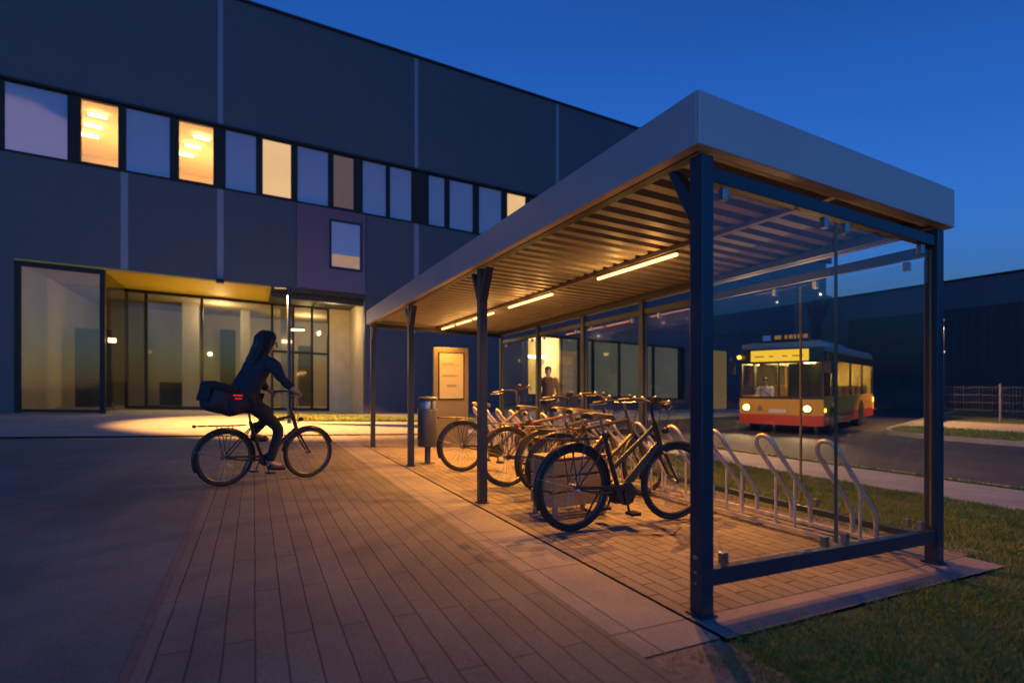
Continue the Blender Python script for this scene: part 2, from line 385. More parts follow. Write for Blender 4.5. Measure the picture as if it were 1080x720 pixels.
b = MB(); b.add([(-1.55, 15.62, .06), (6.9, 15.62, .06), (6.9, 18.9, .06), (-1.55, 18.9, .06)], [(0,1,2,3)]); tag(b.build('lawn_soil', M['turf'], slope='g'), kind='structure')

def grass(name, regions, seed):
    rnd = random.Random(seed); vs, fs = [], []
    for (s0, s1, t0, t1, n, h0, h1, w, fn) in regions:
        for _ in range(n):
            s = rnd.uniform(s0, s1); t = rnd.uniform(t0, t1)
            if fn and not fn(s, t, rnd): continue
            h = rnd.uniform(h0, h1)*(.55 + 1.1*(.5+.5*noise.noise(Vector((s*2.3, t*2.3, 0))))); a = rnd.uniform(0, 6.283); ww = w*rnd.uniform(.6, 1.2)
            lx, ly = rnd.gauss(0, .4)*h, rnd.gauss(0, .4)*h
            dx, dy = math.cos(a)*ww/2, math.sin(a)*ww/2; z = g(s) - .012 + (.06 if t > 12 else 0)
            o = len(vs)
            vs += [(s-dx, t-dy, z), (s+dx, t+dy, z), (s+dx*.7+lx*.4, t+dy*.7+ly*.4, z+h*.6), (s-dx*.7+lx*.4, t-dy*.7+ly*.4, z+h*.6), (s+lx, t+ly, z+h*rnd.uniform(.85, 1))]
            fs += [(o, o+1, o+2, o+3), (o+3, o+2, o+4)]
    me = bpy.data.meshes.new(name); me.from_pydata(vs, [], fs); me.materials.append(M['grass'])
    o = bpy.data.objects.new(name, me); COL.objects.link(o); return tag(o, kind='stuff')
def front_edge(s, t, rnd):
    e = .045*math.sin(s*5.1)+.03*math.sin(s*13+1)
    lim = -.222 + e*1.1
    left = -.30 + .10*math.sin(t*4.3) + .05*math.sin(t*11)
    if t > lim or s < left: return rnd.random() < .03 and t < -.20
    d = min(lim - t, s - left)
    return rnd.random() < min(1, .25 + d*5)
tag(grass('grass', [(-.5, 5.2, -2.0, -.17, 140000, .012, .036, .0042, front_edge)], 1), 'short worn lawn in the foreground beside the glass end of the shelter', 'grass')
tag(grass('grass', [(2.45, 5.32, -.4, 4, 42000, .02, .05, .007, lambda s, t, r: s > 2.62 + .03*math.sin(9*t)), (2.9, 5.32, 4, 10.6, 22000, .025, .055, .010, None), (3.6, 5.32, -5, -.4, 12000, .02, .05, .008, None),
                    (7.08, 7.32, -6, 10.6, 9000, .02, .06, .012, None)], 2), 'lawn strip between the shelter back and the footpath', 'grass')
tag(grass('grass', [(15.5, 18.9, -10, 8.0, 16000, .03, .09, .025, lambda s, t, r: t < 6.4 or s > 17.2), (-1.5, 6.9, 15.65, 18.85, 14000, .03, .08, .03, None)], 3), 'clipped grass bed and verge across the walkway and road', 'grass')

# ------------------------------------------------------------------ bike shelter
WID = lambda t: 2.2 + .5*max(0, t)/8.05
shel = empty('bike_shelter', (0, 0, 0), 0, 'navy steel bicycle shelter with pale flat roof, corrugated ceiling and glass walls', 'bike shelter')
TF = [0, 2.8, 5.4, 8.05]
def post(s, t, bracket=None):
    b = MB(); w = .041
    b.box(s-w, s+w, t-w, t+w, .004, 2.30)
    p = b.build('post', M['navy'], shel, 'g', bevel=.006)
    k = MB(); k.box(s-.055, s+.055, t-.055, t+.055, .0, .012); k.build('base_plate', M['navy'], p, 'g', bevel=.002)
    return p
P0 = post(0, 0)
for t in TF[1:]: post(0, t)
TB = [(0)]; TBK = [0, 2.83, 4.07, 5.35, 7.0]
TBK = [0, 3.23, 4.67, 6.26, 8.05]
for t in TBK: post(WID(t), t)
# bolts low on the near post and the right post
for p, q, r in [((-.042,-.012,z), (-.058,-.012,z), r) for z, r in ((.30,.013),(.225,.008),(.17,.006))] + [((x,-.041,.115), (x,-.049,.115), .006) for x in (.022, WID(0)-.028, WID(0)-.008)]:
    b = MB(); b.cyl(p, q, r, 10); b.build('bolt', M['steel'], shel, 'g', smooth=True)
# knee brackets (Y heads) along the open side
for i, t in enumerate(TF):
    b = MB()
    for sg in ((1,) if i == 0 else ((-1,) if i == 3 else (1, -1))):
        poly = [(sg*.03, 1.95), (sg*.03, 2.10), (sg*.155, 2.285), (sg*.20, 2.285)]
        b.prism(poly, lambda u, v, w, t=t: (w, t+u, v), -.037, .037)
    b.build('bracket', M['navy'], shel, 'g', bevel=.003)
# roof fascia
Z0, Z1 = 2.315, 2.575
def fas(name, a, c, inn):
    b = MB(); b.bar((a[0], a[1], (Z0+Z1)/2), (c[0], c[1], (Z0+Z1)/2), .012, Z1-Z0)
    return b.build(name, M['fascia'], shel, 'g', bevel=.003)
A, B_, C_, D_ = (-.10, -.07), (WID(0)+.10, -.07), (WID(8.05)+.10, 8.13), (-.10, 8.13)
fas('fascia', (A[0], A[1]+.006), D_, 1); fas('fascia', A, B_, 1); fas('fascia', (B_[0], B_[1]+.006), C_, 1); fas('fascia', D_, C_, 1)
b = MB()   # folded bottom lip of the fascia
for p, q, o in ((A, D_, (.03, 0)), (A, B_, (0, .03)), (B_, C_, (-.03, 0)), (D_, C_, (0, -.03))):
    b.bar((p[0]+o[0], p[1]+o[1], Z0+.003), (q[0]+o[0], q[1]+o[1], Z0+.003), .05, .006)
b.build('fascia_lip', M['fascia'], shel, 'g')
# roof deck (top) and corrugated ceiling
b = MB(); b.add([(A[0]+.01, A[1]+.01, 2.55), (B_[0]-.01, B_[1]+.01, 2.55), (C_[0]-.01, C_[1]-.01, 2.55), (D_[0]+.01, D_[1]-.01, 2.55)], [(0,1,2,3)])
b.build('roof_deck', M['fascia'], shel, 'g')
b = MB(); pitch = .172; ys = []; t = -.05
while t < 8.08:
    for f, z in ((0, 2.425), (.30, 2.425), (.42, 2.385), (.88, 2.385)): ys.append((t+f*pitch, z))
    t += pitch
vs = []; fs = []
for (t, z) in ys:
    w = WID(t)
    vs += [(-.085, t, z), (w*.5, t, z), (w+.085, t, z)]
for i in range(len(ys)-1):
    fs += [(3*i, 3*i+1, 3*i+4, 3*i+3), (3*i+1, 3*i+2, 3*i+5, 3*i+4)]
b.add(vs, fs); b.build('corrugated_ceiling', M['ceil'], shel, 'g')
# beams
b = MB(); b.bar((0, -.02, 2.345), (0, 8.07, 2.345), .07, .06); b.build('beam', M['navy'], shel, 'g', bevel=.004)
b = MB(); b.bar((WID(0), -.02, 2.345), (WID(8.05), 8.07, 2.345), .07, .06); b.build('beam', M['navy'], shel, 'g', bevel=.004)
b = MB(); b.bar((.042, 8.05, 2.30), (WID(8.05)-.042, 8.05, 2.30), .06, .08); b.build('beam', M['navy'], shel, 'g', bevel=.004)
b = MB(); b.bar((.042, -.004, 2.215), (WID(0)-.042, -.004, 2.215), .05, .075); b.build('glazing_rail', M['navy'], shel, 'g', bevel=.004)
b = MB(); b.bar((.042, .02, 2.34), (WID(0)-.042, .02, 2.34), .035, .03); b.build('angle_trim', M['ceil'], shel, 'g', bevel=.003)
b = MB(); b.bar((.042, -.004, .19), (WID(0)-.042, -.004, .19), .055, .085); b.build('bottom_rail', M['navy'], shel, 'g', bevel=.004)
for a, c in zip(TBK, TBK[1:]):      # back wall rails
    b = MB(); b.bar((WID(a), a+.042, 2.165), (WID(c), c-.042, 2.165), .05, .07); b.build('glazing_rail', M['navy'], shel, 'g', bevel=.004)
    b = MB(); b.bar((WID(a), a+.042, .16), (WID(c), c-.042, .16), .045, .05); b.build('bottom_rail', M['navy'], shel, 'g', bevel=.004)
b = MB(); b.bar((1.18, -.04, 2.362), (1.30, 8.08, 2.362), .05, .035); b.build('cable_trunking', M['ceil'], shel, 'g', bevel=.003)
# glass panes
def pane(p, q, z0, z1, clamp):
    p, q = Vector((p[0], p[1], 0)), Vector((q[0], q[1], 0)); d = (q-p).normalized(); n = Vector((d.y, -d.x, 0))
    b = MB(); b.bar(p+Vector((0,0,(z0+z1)/2)), q+Vector((0,0,(z0+z1)/2)), .010, z1-z0)
    gl = b.build('glass_pane', M['glass'], shel, 'g')
    for r in (p, q):
        e = MB(); e.bar(r+Vector((0,0,z0)), r+Vector((0,0,z1)), .012, .006, up=d); e.build('glass_edge', M['glassedge'], gl, 'g')
    for f in clamp:
        for z, dz in ((z0-.002, 1), (z1+.002, -1)):
            c = MB(); m = p.lerp(q, f)
            c.bar(m-d*.02+Vector((0,0,z+dz*.018)), m+d*.02+Vector((0,0,z+dz*.018)), .034, .062)
            c.build('glass_clamp', M['steel'], gl, 'g', bevel=.003)
W0 = WID(0)
pane((.055, -.004), (1.085, -.004), .255, 2.155, (.09, .90)); pane((1.095, -.004), (W0-.055, -.004), .255, 2.155, (.08, .88))
for a, c in zip(TBK, TBK[1:]):
    if c - a > 2.0:
        m = a + 1.02
        pane((WID(a), a+.055), (WID(m), m-.005), .22, 2.10, (.12, .86)); pane((WID(m), m+.005), (WID(c), c-.055), .22, 2.10, (.12, .88))
    else: pane((WID(a), a+.055), (WID(c), c-.055), .22, 2.10, (.12, .88))

# light bars under the ceiling
LIGHTS = [(1.43, 2.56), (3.55, 4.75), (5.35, 6.15), (6.3, 7.0), (7.2, 7.85)]
ords = ['longest looking lit light bar, nearest the glass end of the shelter', 'second lit light bar from the glass end, alone between gaps', 'third lit light bar, just past the second open side post',
        'short lit light bar beside the third, towards the far end', 'last and farthest lit light bar under the shelter ceiling']
for (a, c), lb in zip(LIGHTS, ords):
    s = 1.20 + .015*a; m = (a+c)/2
    r = empty('light_bar', (s, m, g(s)+2.33), 0, lb, 'light', 'light bars under the shelter ceiling')
    b = MB(); b.box(-.028, .028, a-m-.02, c-m+.02, -.004, .016); b.build('housing', M['fascia'], r, local=True, bevel=.003)
    b = MB(); b.tube([(0, a-m, -.014), (0, c-m, -.014)], .016, 10); b.build('tube', M['tube'], r, local=True, smooth=True)
    for f in (.25, .75):
        L = bpy.data.lights.new('shelter_lamp', 'SPOT'); L.spot_size = R(152); L.spot_blend = .9; L.energy = 225*(c-a)/1.1; L.color = (1, .40, .055); L.shadow_soft_size = 0.0
        o = bpy.data.objects.new('shelter_lamp', L); COL.objects.link(o); o.location = (s, a+(c-a)*f, g(s)+2.33-.075)
        L = bpy.data.lights.new('shelter_lamp_glow', 'POINT'); L.energy = 4*(c-a)/1.1; L.color = (1, .50, .13); L.shadow_soft_size = 0.0
        o = bpy.data.objects.new('shelter_lamp_glow', L); COL.objects.link(o); o.location = (s, a+(c-a)*f, g(s)+2.33-.16)

# ------------------------------------------------------------------ bike rack
rk = empty('bike_rack', (2.1, 3, g(2.1)), 0, 'pale galvanised bike rack of leaning hairpin hoops on long floor rails', 'bike rack')
for sx, zz in ((1.93, .045), (2.13, .075)):
    b = MB(); b.bar((sx, .25, zz), (sx, 7.6, zz), .035, .03); b.build('rail', M['galv'], rk, 'g', bevel=.003)
hp = []
for i in range(14):
    t = .42 + i*.51
    if t > 7.4: break
    b = MB(); r = .0180
    def leg(dt, sb, zb):
        return [(sb, t+dt, .055), (sb, t+dt, .20), (sb-.008, t+dt, .245), (sb-.035, t+dt, .30)]
    top = []
    n = 8
    for j in range(n+1):
        a = math.pi*j/n
        top.append((2.13-.43-.045*math.sin(a), t-.085*math.cos(a), .71+.10*math.sin(a)))
    pts = leg(-.085, 2.13, .06) + top + leg(.085, 2.13, .06)[::-1]
    b.tube(pts, r, 10)
    b.cyl((1.93, t-.085, .055), (1.93, t-.085, .455), .011, 8); b.cyl((1.93, t+.085, .055), (1.93, t+.085, .455), .011, 8)
    b.build('hoop', M['galv'], rk, 'g', smooth=True)

# ------------------------------------------------------------------ bicycles
RA, FA, WR = Vector((0, 0, .345)), Vector((1.08, 0, .345)), .345
BBp = Vector((.46, 0, .29)); SAX0, SAX1 = Vector((.905, 0, .66)), Vector((.835, 0, .86))
def make_bike(name, label, paint, style='step', steer=0, saddle='leather', carrier=None, drop=False, rearlit=False, group='bicycles parked in the rack', motor=True, hubblue=False, fender=None, barh=0.0, seat_up=0.0):
    root = empty(name, (0,0,0), 0, label, 'bicycle', group)
    fender = fender or M['black']
    ax = (SAX1 - SAX0).normalized()
    S = Matrix.Translation(SAX0) @ Matrix.Rotation(steer, 4, ax) @ Matrix.Translation(-SAX0)
    def B(b, nm, mat, par=None, sm=True, st=False):
        if st: b.xform(S)
        return b.build(nm, mat, par or root, local=True, smooth=sm)
    f = MB(); y = .0
    f.tube([SAX0-ax*.02, SAX1+ax*.02], .025, 10)
    seat_top = Vector((.285, 0, .78))
    f.tube([BBp, seat_top], .021, 10)
    if style == 'step':
        f.tube([SAX0+ax*.03, BBp+Vector((.03,0,.02))], .029, 10)
        f.tube([SAX1-ax*.02, (.385,0,.48)], .021, 10)
    else:
        f.tube([SAX0+ax*.02, BBp], .026, 10)
        f.tube([SAX1-ax*.02, (.30,0,.74)], .021, 10)
    for sg in (-1, 1):
        f.tube([BBp+Vector((-.03, sg*.025, 0)), (.2, sg*.05, .30), RA+Vector((0, sg*.062, 0))], .010, 8)
        f.tube([Vector((.30, sg*.02, .70)), (.2, sg*.045, .58), RA+Vector((0, sg*.062, 0))], .008, 8)
    f.cyl(BBp+Vector((0,-.035,0)), BBp+Vector((0,.035,0)), .024, 12)
    B(f, 'frame', paint)
    f = MB(); f.tube([seat_top-Vector((-.012,0,.05)), (.25,0,.90+seat_up)], .013, 10); B(f, 'seat_post', M['steel'])
    # saddle
    sd = MB(); prof = [(-.13,.075,.0),(-.10,.085,.012),(-.03,.065,.01),(.05,.034,.0),(.12,.02,-.004),(.15,.012,-.012)]
    vs, fs = [], []
    for (x, w, dz) in prof:
        for a, zz in ((-1,-.03),(-.75,.006),(0,.016),(.75,.006),(1,-.03)): vs.append((.24+x, a*w, .925+seat_up+dz+zz))
        vs.append((.24+x, 0, .893+seat_up+dz))
    n = 6
    for i in range(len(prof)-1):
        for j in range(n): fs.append((i*n+j, i*n+(j+1)%n, (i+1)*n+(j+1)%n, (i+1)*n+j))
    fs += [tuple(range(n)), tuple((len(prof)-1)*n+j for j in range(n))]
    sd.add(vs, fs); B(sd, 'saddle', M[saddle])
    # wheels
    for c, st in ((RA, False), (FA, True)):
        w = MB(); w.ring(c, WR-.024, .024, 44, 8); wh = B(w, 'wheel', M['rubber'], st=st)
        w = MB()
        for dy in (-.007, .007): w.ring(c+Vector((0,dy,0)), WR-.052, .010, 44, 6)
        B(w, 'rim', M['bikesilver'] if not hubblue else M['bikegrey'], wh, st=st)
        w = MB(); w.cyl(c+Vector((0,-.045,0)), c+Vector((0,.045,0)), .022 if st else .032, 12)
        for k in range(28):
            a = 2*math.pi*k/28; a2 = a + (.55 if k % 2 else -.55); sy = .028 if k % 4 < 2 else -.028
            w.tube([c+Vector((.024*math.cos(a2), sy, .024*math.sin(a2))), c+Vector(((WR-.045)*math.cos(a), 0, (WR-.045)*math.sin(a)))], .0013, 4, cap=False)
        B(w, 'spokes', M['steel'], wh, st=st)
    # fenders
    for c, a0, a1, st in ((RA, -12, 205, False), (FA, 20, 175, True)):
        w = MB(); n = 26; vs, fs = [], []; rr = WR+.018
        for i in range(n+1):
            a = R(a0+(a1-a0)*i/n)
            for yy, dr in ((-.03,-.014),(-.018,.0),(0,.005),(.018,.0),(.03,-.014)):
                vs.append((c.x+(rr+dr)*math.cos(a), yy, c.z+(rr+dr)*math.sin(a)))
        for i in range(n):
            for j in range(4): fs.append((i*5+j, i*5+j+1, i*5+j+6, i*5+j+5))
        w.add(vs, fs); o = B(w, 'fender', fender, st=st)
        so = o.modifiers.new('th', 'SOLIDIFY'); so.thickness = .002
        w = MB()
        for sg in (-1, 1):
            for aa in ((150,) if st else (165, 120)): w.tube([c+Vector((0, sg*.05, 0)), c+Vector((rr*math.cos(R(aa)), sg*.028, rr*math.sin(R(aa))))], .0025, 5)
        B(w, 'fender_stay', M['steel'], o, st=st)
    # fork
    w = MB(); top = SAX0-ax*.02
    w.tube([top, top-ax*.03], .02, 8)
    for sg in (-1, 1): w.tube([top-ax*.02+Vector((0, sg*.01, 0)), top-ax*.045+Vector((0, sg*.048, 0)), (1.0, sg*.055, .47), FA+Vector((0, sg*.055, 0))], [.013,.016,.013,.009], 8)
    B(w, 'fork', paint, st=True)
    # handlebar
    w = MB(); hz = 1.035 + barh; st0 = SAX1+ax*.02
    w.tube([st0, st0+ax*.10, (.80, 0, hz)], .015, 10)
    bar = [(.68,-.345,hz-.005),(.76,-.29,hz+.01),(.81,-.17,hz+.02),(.83,-.05,hz),(.83,.05,hz),(.81,.17,hz+.02),(.76,.29,hz+.01),(.68,.345,hz-.005)]
    if drop: bar = [(.66,-.31,hz),(.76,-.24,hz+.015),(.82,-.06,hz),(.82,.06,hz),(.76,.24,hz+.015),(.66,.31,hz)]
    w.tube(bar, .0115, 8); hb = B(w, 'handlebar', M['bikegrey'], st=True)
    for sg in (-1, 1):
        w = MB(); e0 = Vector(bar[0 if sg < 0 else -1]); e1 = Vector(bar[1 if sg < 0 else -2]); w.tube([e0-(e1-e0)*.08, e0.lerp(e1, .95)], [.019,.016], 10); B(w, 'grip', M[saddle], hb, st=True)
        w = MB(); q = e0.lerp(e1, 1.05); w.tube([q, q+Vector((.05, sg*-.02, -.02)), q+Vector((-.04, sg*.06, -.035)), q+Vector((-.12, sg*.085, -.035))], .006, 6)
        w.sphere(q+Vector((.02, -sg*.03, .012)), .022, 8, 6); B(w, 'brake_lever', M['steel'], hb, st=True)
    w = MB(); w.sphere((.75, -.12, hz+.045), .026, 10, 8); w.box(.80, .84, -.035, .035, hz+.01, hz+.055); w.tube([(.83, .1, hz), (.93, .06, hz-.08), (.88, .02, .80)], .004, 5); w.tube([(.82, -.14, hz), (.95, -.05, hz-.1), (.89, -.02, .78)], .004, 5); B(w, 'bell_and_display', M['black'], hb, st=True)
    # lights
    w = MB(); w.sphere((.955, 0, .80), .035, 12, 8, (1.1, .9, .9)); w.tube([(.955,0,.79), (.89,0,.74)], .006, 6); B(w, 'headlight', M['black'], st=True)
    w = MB(); w.box(-.358, -.342, -.035, .035, .715, .75) if carrier is None else w.box(-.358, -.342, -.035, .035, .69, .725); B(w, 'tail_light', M['red_lens'] if rearlit else M['busred'], sm=False)
    # drive
    w = MB(); w.cyl(BBp+Vector((0,-.06,0)), BBp+Vector((0,-.066,0)), .075, 24)
    for sg in (-1, 1):
        e = BBp+Vector((sg*.05, sg*-.085, -.16)); w.tube([BBp+Vector((0, sg*-.075, 0)), e], .010, 6)
    w.cyl(BBp+Vector((0,-.085,0)), BBp+Vector((0,.085,0)), .012, 8); cr = B(w, 'crank', M['bikegrey'])
    for sg in (-1, 1):
        w = MB(); e = BBp+Vector((sg*.05, sg*-.085, -.16)); w.box(e.x-.045, e.x+.045, min(e.y, e.y-sg*.09), max(e.y, e.y-sg*.09), e.z-.012, e.z+.012); B(w, 'pedal', M['black'], cr, sm=False)
    w = MB(); prof = [(-.02,.372),(.44,.352),(.50,.335),(.53,.30),(.51,.29),(.44,.318),(-.02,.350)]
    w.prism(prof, lambda u, v, q: (u, q, v), -.085, -.070); B(w, 'chain_guard', M['black'], sm=False)
    if motor:
        w = MB(); w.cyl(BBp+Vector((.03,-.068,-.01)), BBp+Vector((.03,.068,-.01)), .095, 20); w.box(.40, .58, -.05, .05, .20, .30); B(w, 'motor', M['black'])
    if hubblue:
        w = MB(); w.cyl((0,-.066,.345), (0,-.074,.345), .014, 12); B(w, 'hub_cap', M['hub_blue'])  # hub cap given a faint blue glow of its own
    # rack
    w = MB(); zr = .735
    for sg in (-1, 1):
        w.tube([(.24, sg*.03, .74), (.14, sg*.06, zr), (-.30, sg*.065, zr), (-.34, sg*.04, zr)], .006, 6)
        w.tube([(0, sg*.065, .35), (-.08, sg*.065, zr)], .005, 6); w.tube([(0, sg*.065, .35), (.06, sg*.063, zr)], .005, 6)
    for x in (-.32, -.2, -.08, .04): w.tube([(x, -.065, zr), (x, .065, zr)], .005, 6)
    B(w, 'luggage_rack', M['bikegrey'])
    # kickstand
    w = MB(); w.tube([(.30, .05, .30), (.22, .16, .02), (.20, .17, .012)], .008, 8); w.tube([(.30, .05, .30), (.36, .03, .30)], .012, 8); B(w, 'kickstand', M['black'])
    return root

def put(o, s, t, rz, lean=0):
    o.location = (s, t, g(s)+.002); o.rotation_euler = (lean, math.atan(.033)*1.0, rz); return o
near = make_bike('bicycle', 'dark step-through e-bike with black fenders, nearest the glass end', M['bikeblack'], 'step', R(-9), 'tan', hubblue=True)
put(near, .25, 1.57, R(1))
b2 = make_bike('bicycle', 'dark grey bicycle right behind the wooden crate, second from the glass end', M['bikegrey'], 'diamond', R(14), 'tan', motor=False)
put(b2, .74, 2.60, R(-3))
b3 = make_bike('bicycle', 'dull metal framed bicycle third from the glass end, crowded between two others', M['bikesilver'], 'diamond', R(-16), 'tan', motor=False, drop=True, barh=.04)
put(b3, .84, 3.06, R(2))
b4 = make_bike('bicycle', 'bicycle with brown fenders and dark frame just right of the second post', M['bikebrown'], 'diamond', R(10), 'tan', fender=M['bikebrown'], rearlit=True, barh=.02)
put(b4, .60, 3.50, R(-2))
b6 = make_bike('bicycle', 'leftmost parked bicycle, pale step-through frame partly behind the second post', M['bikesilver'], 'step', R(24), 'leather', barh=.10)
put(b6, .52, 4.72, R(-2))
# wooden crate carried by the second bicycle
cr = empty('wooden_crate', (.57, 2.10, g(.57)), R(4), 'low slatted wooden crate with dark marks standing behind the nearest bicycle', 'crate')
b = MB()
for k in range(5): b.box(-.29, .29, -.18+k*.074, -.18+k*.074+.062, .535, .549)
b.build('slat_lid', M['wood'], cr, local=True, bevel=.002)
for y in (-.18, .172):
    b = MB()
    for z in (.12, .26, .40): b.box(-.29, .29, y, y+.014, z, z+.115)
    b.build('side_board', M['wood'], cr, local=True, bevel=.002)
for x in (-.304, .291):
    b = MB()
    for z in (.12, .26, .40): b.box(x, x+.013, -.18, .186, z, z+.115)
    b.build('end_board', M['wood'], cr, local=True, bevel=.002)
for x in (-.27, .27):
    for y in (-.15, .155):
        b = MB(); b.box(x-.018, x+.018, y-.018, y+.018, .0, .534); b.build('leg', M['wood'], cr, local=True)
b = MB()
mk = lambda y0, y1, z0, z1: b.box(-.3065, -.3045, y0, y1, z0, z1)
mk(.095, .108, .425, .495); mk(.04, .053, .425, .495); mk(.053, .095, .42, .434)
for y in (.01, -.025, -.06, -.095): mk(y-.012, y, .42, .50)
b.build('painted_mark', M['ink'], cr, local=True)

# ------------------------------------------------------------------ people (skin-modifier bodies)
def skin(name, J, E, mat, parent, root='pelvis', sub=2, flat=None):
    names = list(J); idx = {n: i for i, n in enumerate(names)}
    me = bpy.data.meshes.new(name); me.from_pydata([tuple(J[n][0]) for n in names], [(idx[a], idx[c]) for a, c in E], [])
    o = bpy.data.objects.new(name, me); COL.objects.link(o)
    o.modifiers.new('skin', 'SKIN').use_smooth_shade = True
    for i, n in enumerate(names):
        r = J[n][1]; r = r if isinstance(r, tuple) else (r, r)
        me.skin_vertices[0].data[i].radius = r; me.skin_vertices[0].data[i].use_root = (n == root)
    m = o.modifiers.new('sub', 'SUBSURF'); m.levels = sub; m.render_levels = sub
    bpy.context.view_layer.update()
    dg = bpy.context.evaluated_depsgraph_get()
    nm = bpy.data.meshes.new_from_object(o.evaluated_get(dg)); o.modifiers.clear(); o.data = nm
    bpy.data.meshes.remove(me); nm.name = name
    nm.materials.clear(); nm.materials.append(mat)
    nm.polygons.foreach_set('use_smooth', [True]*len(nm.polygons))
    o.parent = parent; return o
V = Vector
def hand(J, E, wrist, key, d, side, curl, r=.0085):
    # palm continues along d; four unequal fingers curl towards 'curl', thumb leaves the side of the palm
    d = V(d).normalized(); c = V(curl).normalized(); sx = V(side).normalized(); w = V(J[wrist][0])
    J[key+'palm'] = (w + d*.055, (.030, .020)); E.append((wrist, key+'palm'))
    for i, (off, ln) in enumerate(((-.028,.07),(-.010,.08),(.010,.075),(.027,.06))):
        base = w + d*.085 + sx*off
        J[f'{key}f{i}a'] = (base, r*1.1); J[f'{key}f{i}b'] = (base + d*ln*.35 + c*ln*.22, r); J[f'{key}f{i}c'] = (base + d*ln*.25 + c*ln*.62, r*.9)
        E += [(key+'palm', f'{key}f{i}a'), (f'{key}f{i}a', f'{key}f{i}b'), (f'{key}f{i}b', f'{key}f{i}c')]
    tb = w + d*.035 - sx*.038
    J[key+'t0'] = (tb + c*.01, r*1.2); J[key+'t1'] = (tb + d*.035 - sx*.008 + c*.03, r)
    E += [(key+'palm', key+'t0'), (key+'t0', key+'t1')]
def loft(b, ctrl, side=(0,1,0), n=22, sub=8):      # smooth tube through (centre, depth radius, side radius)
    side = V(side); P = [V(c[0]) for c in ctrl]; k = len(P)
    def cr(a, p, q, d, u): return .5*((2*p)+(q-a)*u+(2*a-5*p+4*q-d)*u*u+(3*p-a-3*q+d)*u**3)
    pts = []
    for i in range(k-1):
        j0, j3 = max(0, i-1), min(k-1, i+2)
        for m in range(sub):
            u = m/sub
            pts.append((cr(P[j0], P[i], P[i+1], P[j3], u), max(.004, cr(ctrl[j0][1], ctrl[i][1], ctrl[i+1][1], ctrl[j3][1], u)), max(.004, cr(ctrl[j0][2], ctrl[i][2], ctrl[i+1][2], ctrl[j3][2], u))))
    pts.append((P[-1], ctrl[-1][1], ctrl[-1][2]))
    vs, fs = [], []
    for i, (p, rx, ry) in enumerate(pts):
        d = (pts[min(i+1, len(pts)-1)][0]-pts[max(i-1, 0)][0]).normalized()
        y = (side - d*side.dot(d)).normalized(); x = y.cross(d)
        for m in range(n):
            a = 2*math.pi*m/n; vs.append(p + x*(rx*math.cos(a)) + y*(ry*math.sin(a)))
    for i in range(len(pts)-1):
        for m in range(n): fs.append((i*n+m, i*n+(m+1)%n, (i+1)*n+(m+1)%n, (i+1)*n+m))
    fs += [tuple(range(n))[::-1], tuple((len(pts)-1)*n+m for m in range(n))]
    return b.add(vs, fs)
def rumple(b, amp, freq):
    for i, p in enumerate(b.v):
        q = Vector((p.x*freq, p.y*freq, p.z*freq*.55)); d = noise.noise_vector(q)*amp + noise.noise_vector(q*2.7)*(amp*.45)
        b.v[i] = p + d
    return b
def strands(b, ctrl, count, seed):
    rnd = random.Random(seed)
    for _ in range(count):
        a = rnd.uniform(0, 6.283); k0 = rnd.choice((0, 0, 1)); off = rnd.gauss(1.03, .03); pts = []
        for i in range(k0, len(ctrl)):
            c = V(ctrl[i][0]); aa = a + .12*math.sin(i*1.3+a*5)
            rr = max(ctrl[i][1], .05 if i > 4 else ctrl[i][1]); ry = max(ctrl[i][2], .07 if i > 4 else ctrl[i][2])
            pts.append(c + V((math.cos(aa)*rr*off + rnd.gauss(0,.004), math.sin(aa)*ry*off + rnd.gauss(0,.004), rnd.gauss(0,.004))))
        pts.append(pts[-1] + V((rnd.gauss(-.02,.02), rnd.gauss(0,.02), -rnd.uniform(.02,.09))))
        b.tube(pts, [.005]*(len(pts)-1)+[.0015], 4, cap=False)
    return b
def head_parts(parent, c, fwd, mat_hair, hair='long'):
    f = V(fwd).normalized(); up = V((0,0,1)); s = f.cross(up).normalized(); c = V(c)
    # face relief: nose, brow, eyes, mouth, ears kept as one small mesh with the hair separate
    b = MB(); 
    b.tube([c+f*.088+up*.03, c+f*.115-up*.012, c+f*.092-up*.02], [.009,.014,.008], 8)
    for sg in (-1, 1): b.sphere(c+s*(sg*.078)-f*.005, .028, 8, 6, (.45, .8, 1.1))
    b.tube([c+f*.09-up*.052-s*.022, c+f*.098-up*.052, c+f*.09-up*.052+s*.022], .006, 6)
    b.build('face', M['skin'], parent, local=True, smooth=True)
    b = MB()
    for sg in (-1, 1): b.sphere(c+f*.084+s*(sg*.032)+up*.018, .012, 8, 6)
    b.build('eye', M['frame'], parent, local=True, smooth=True)

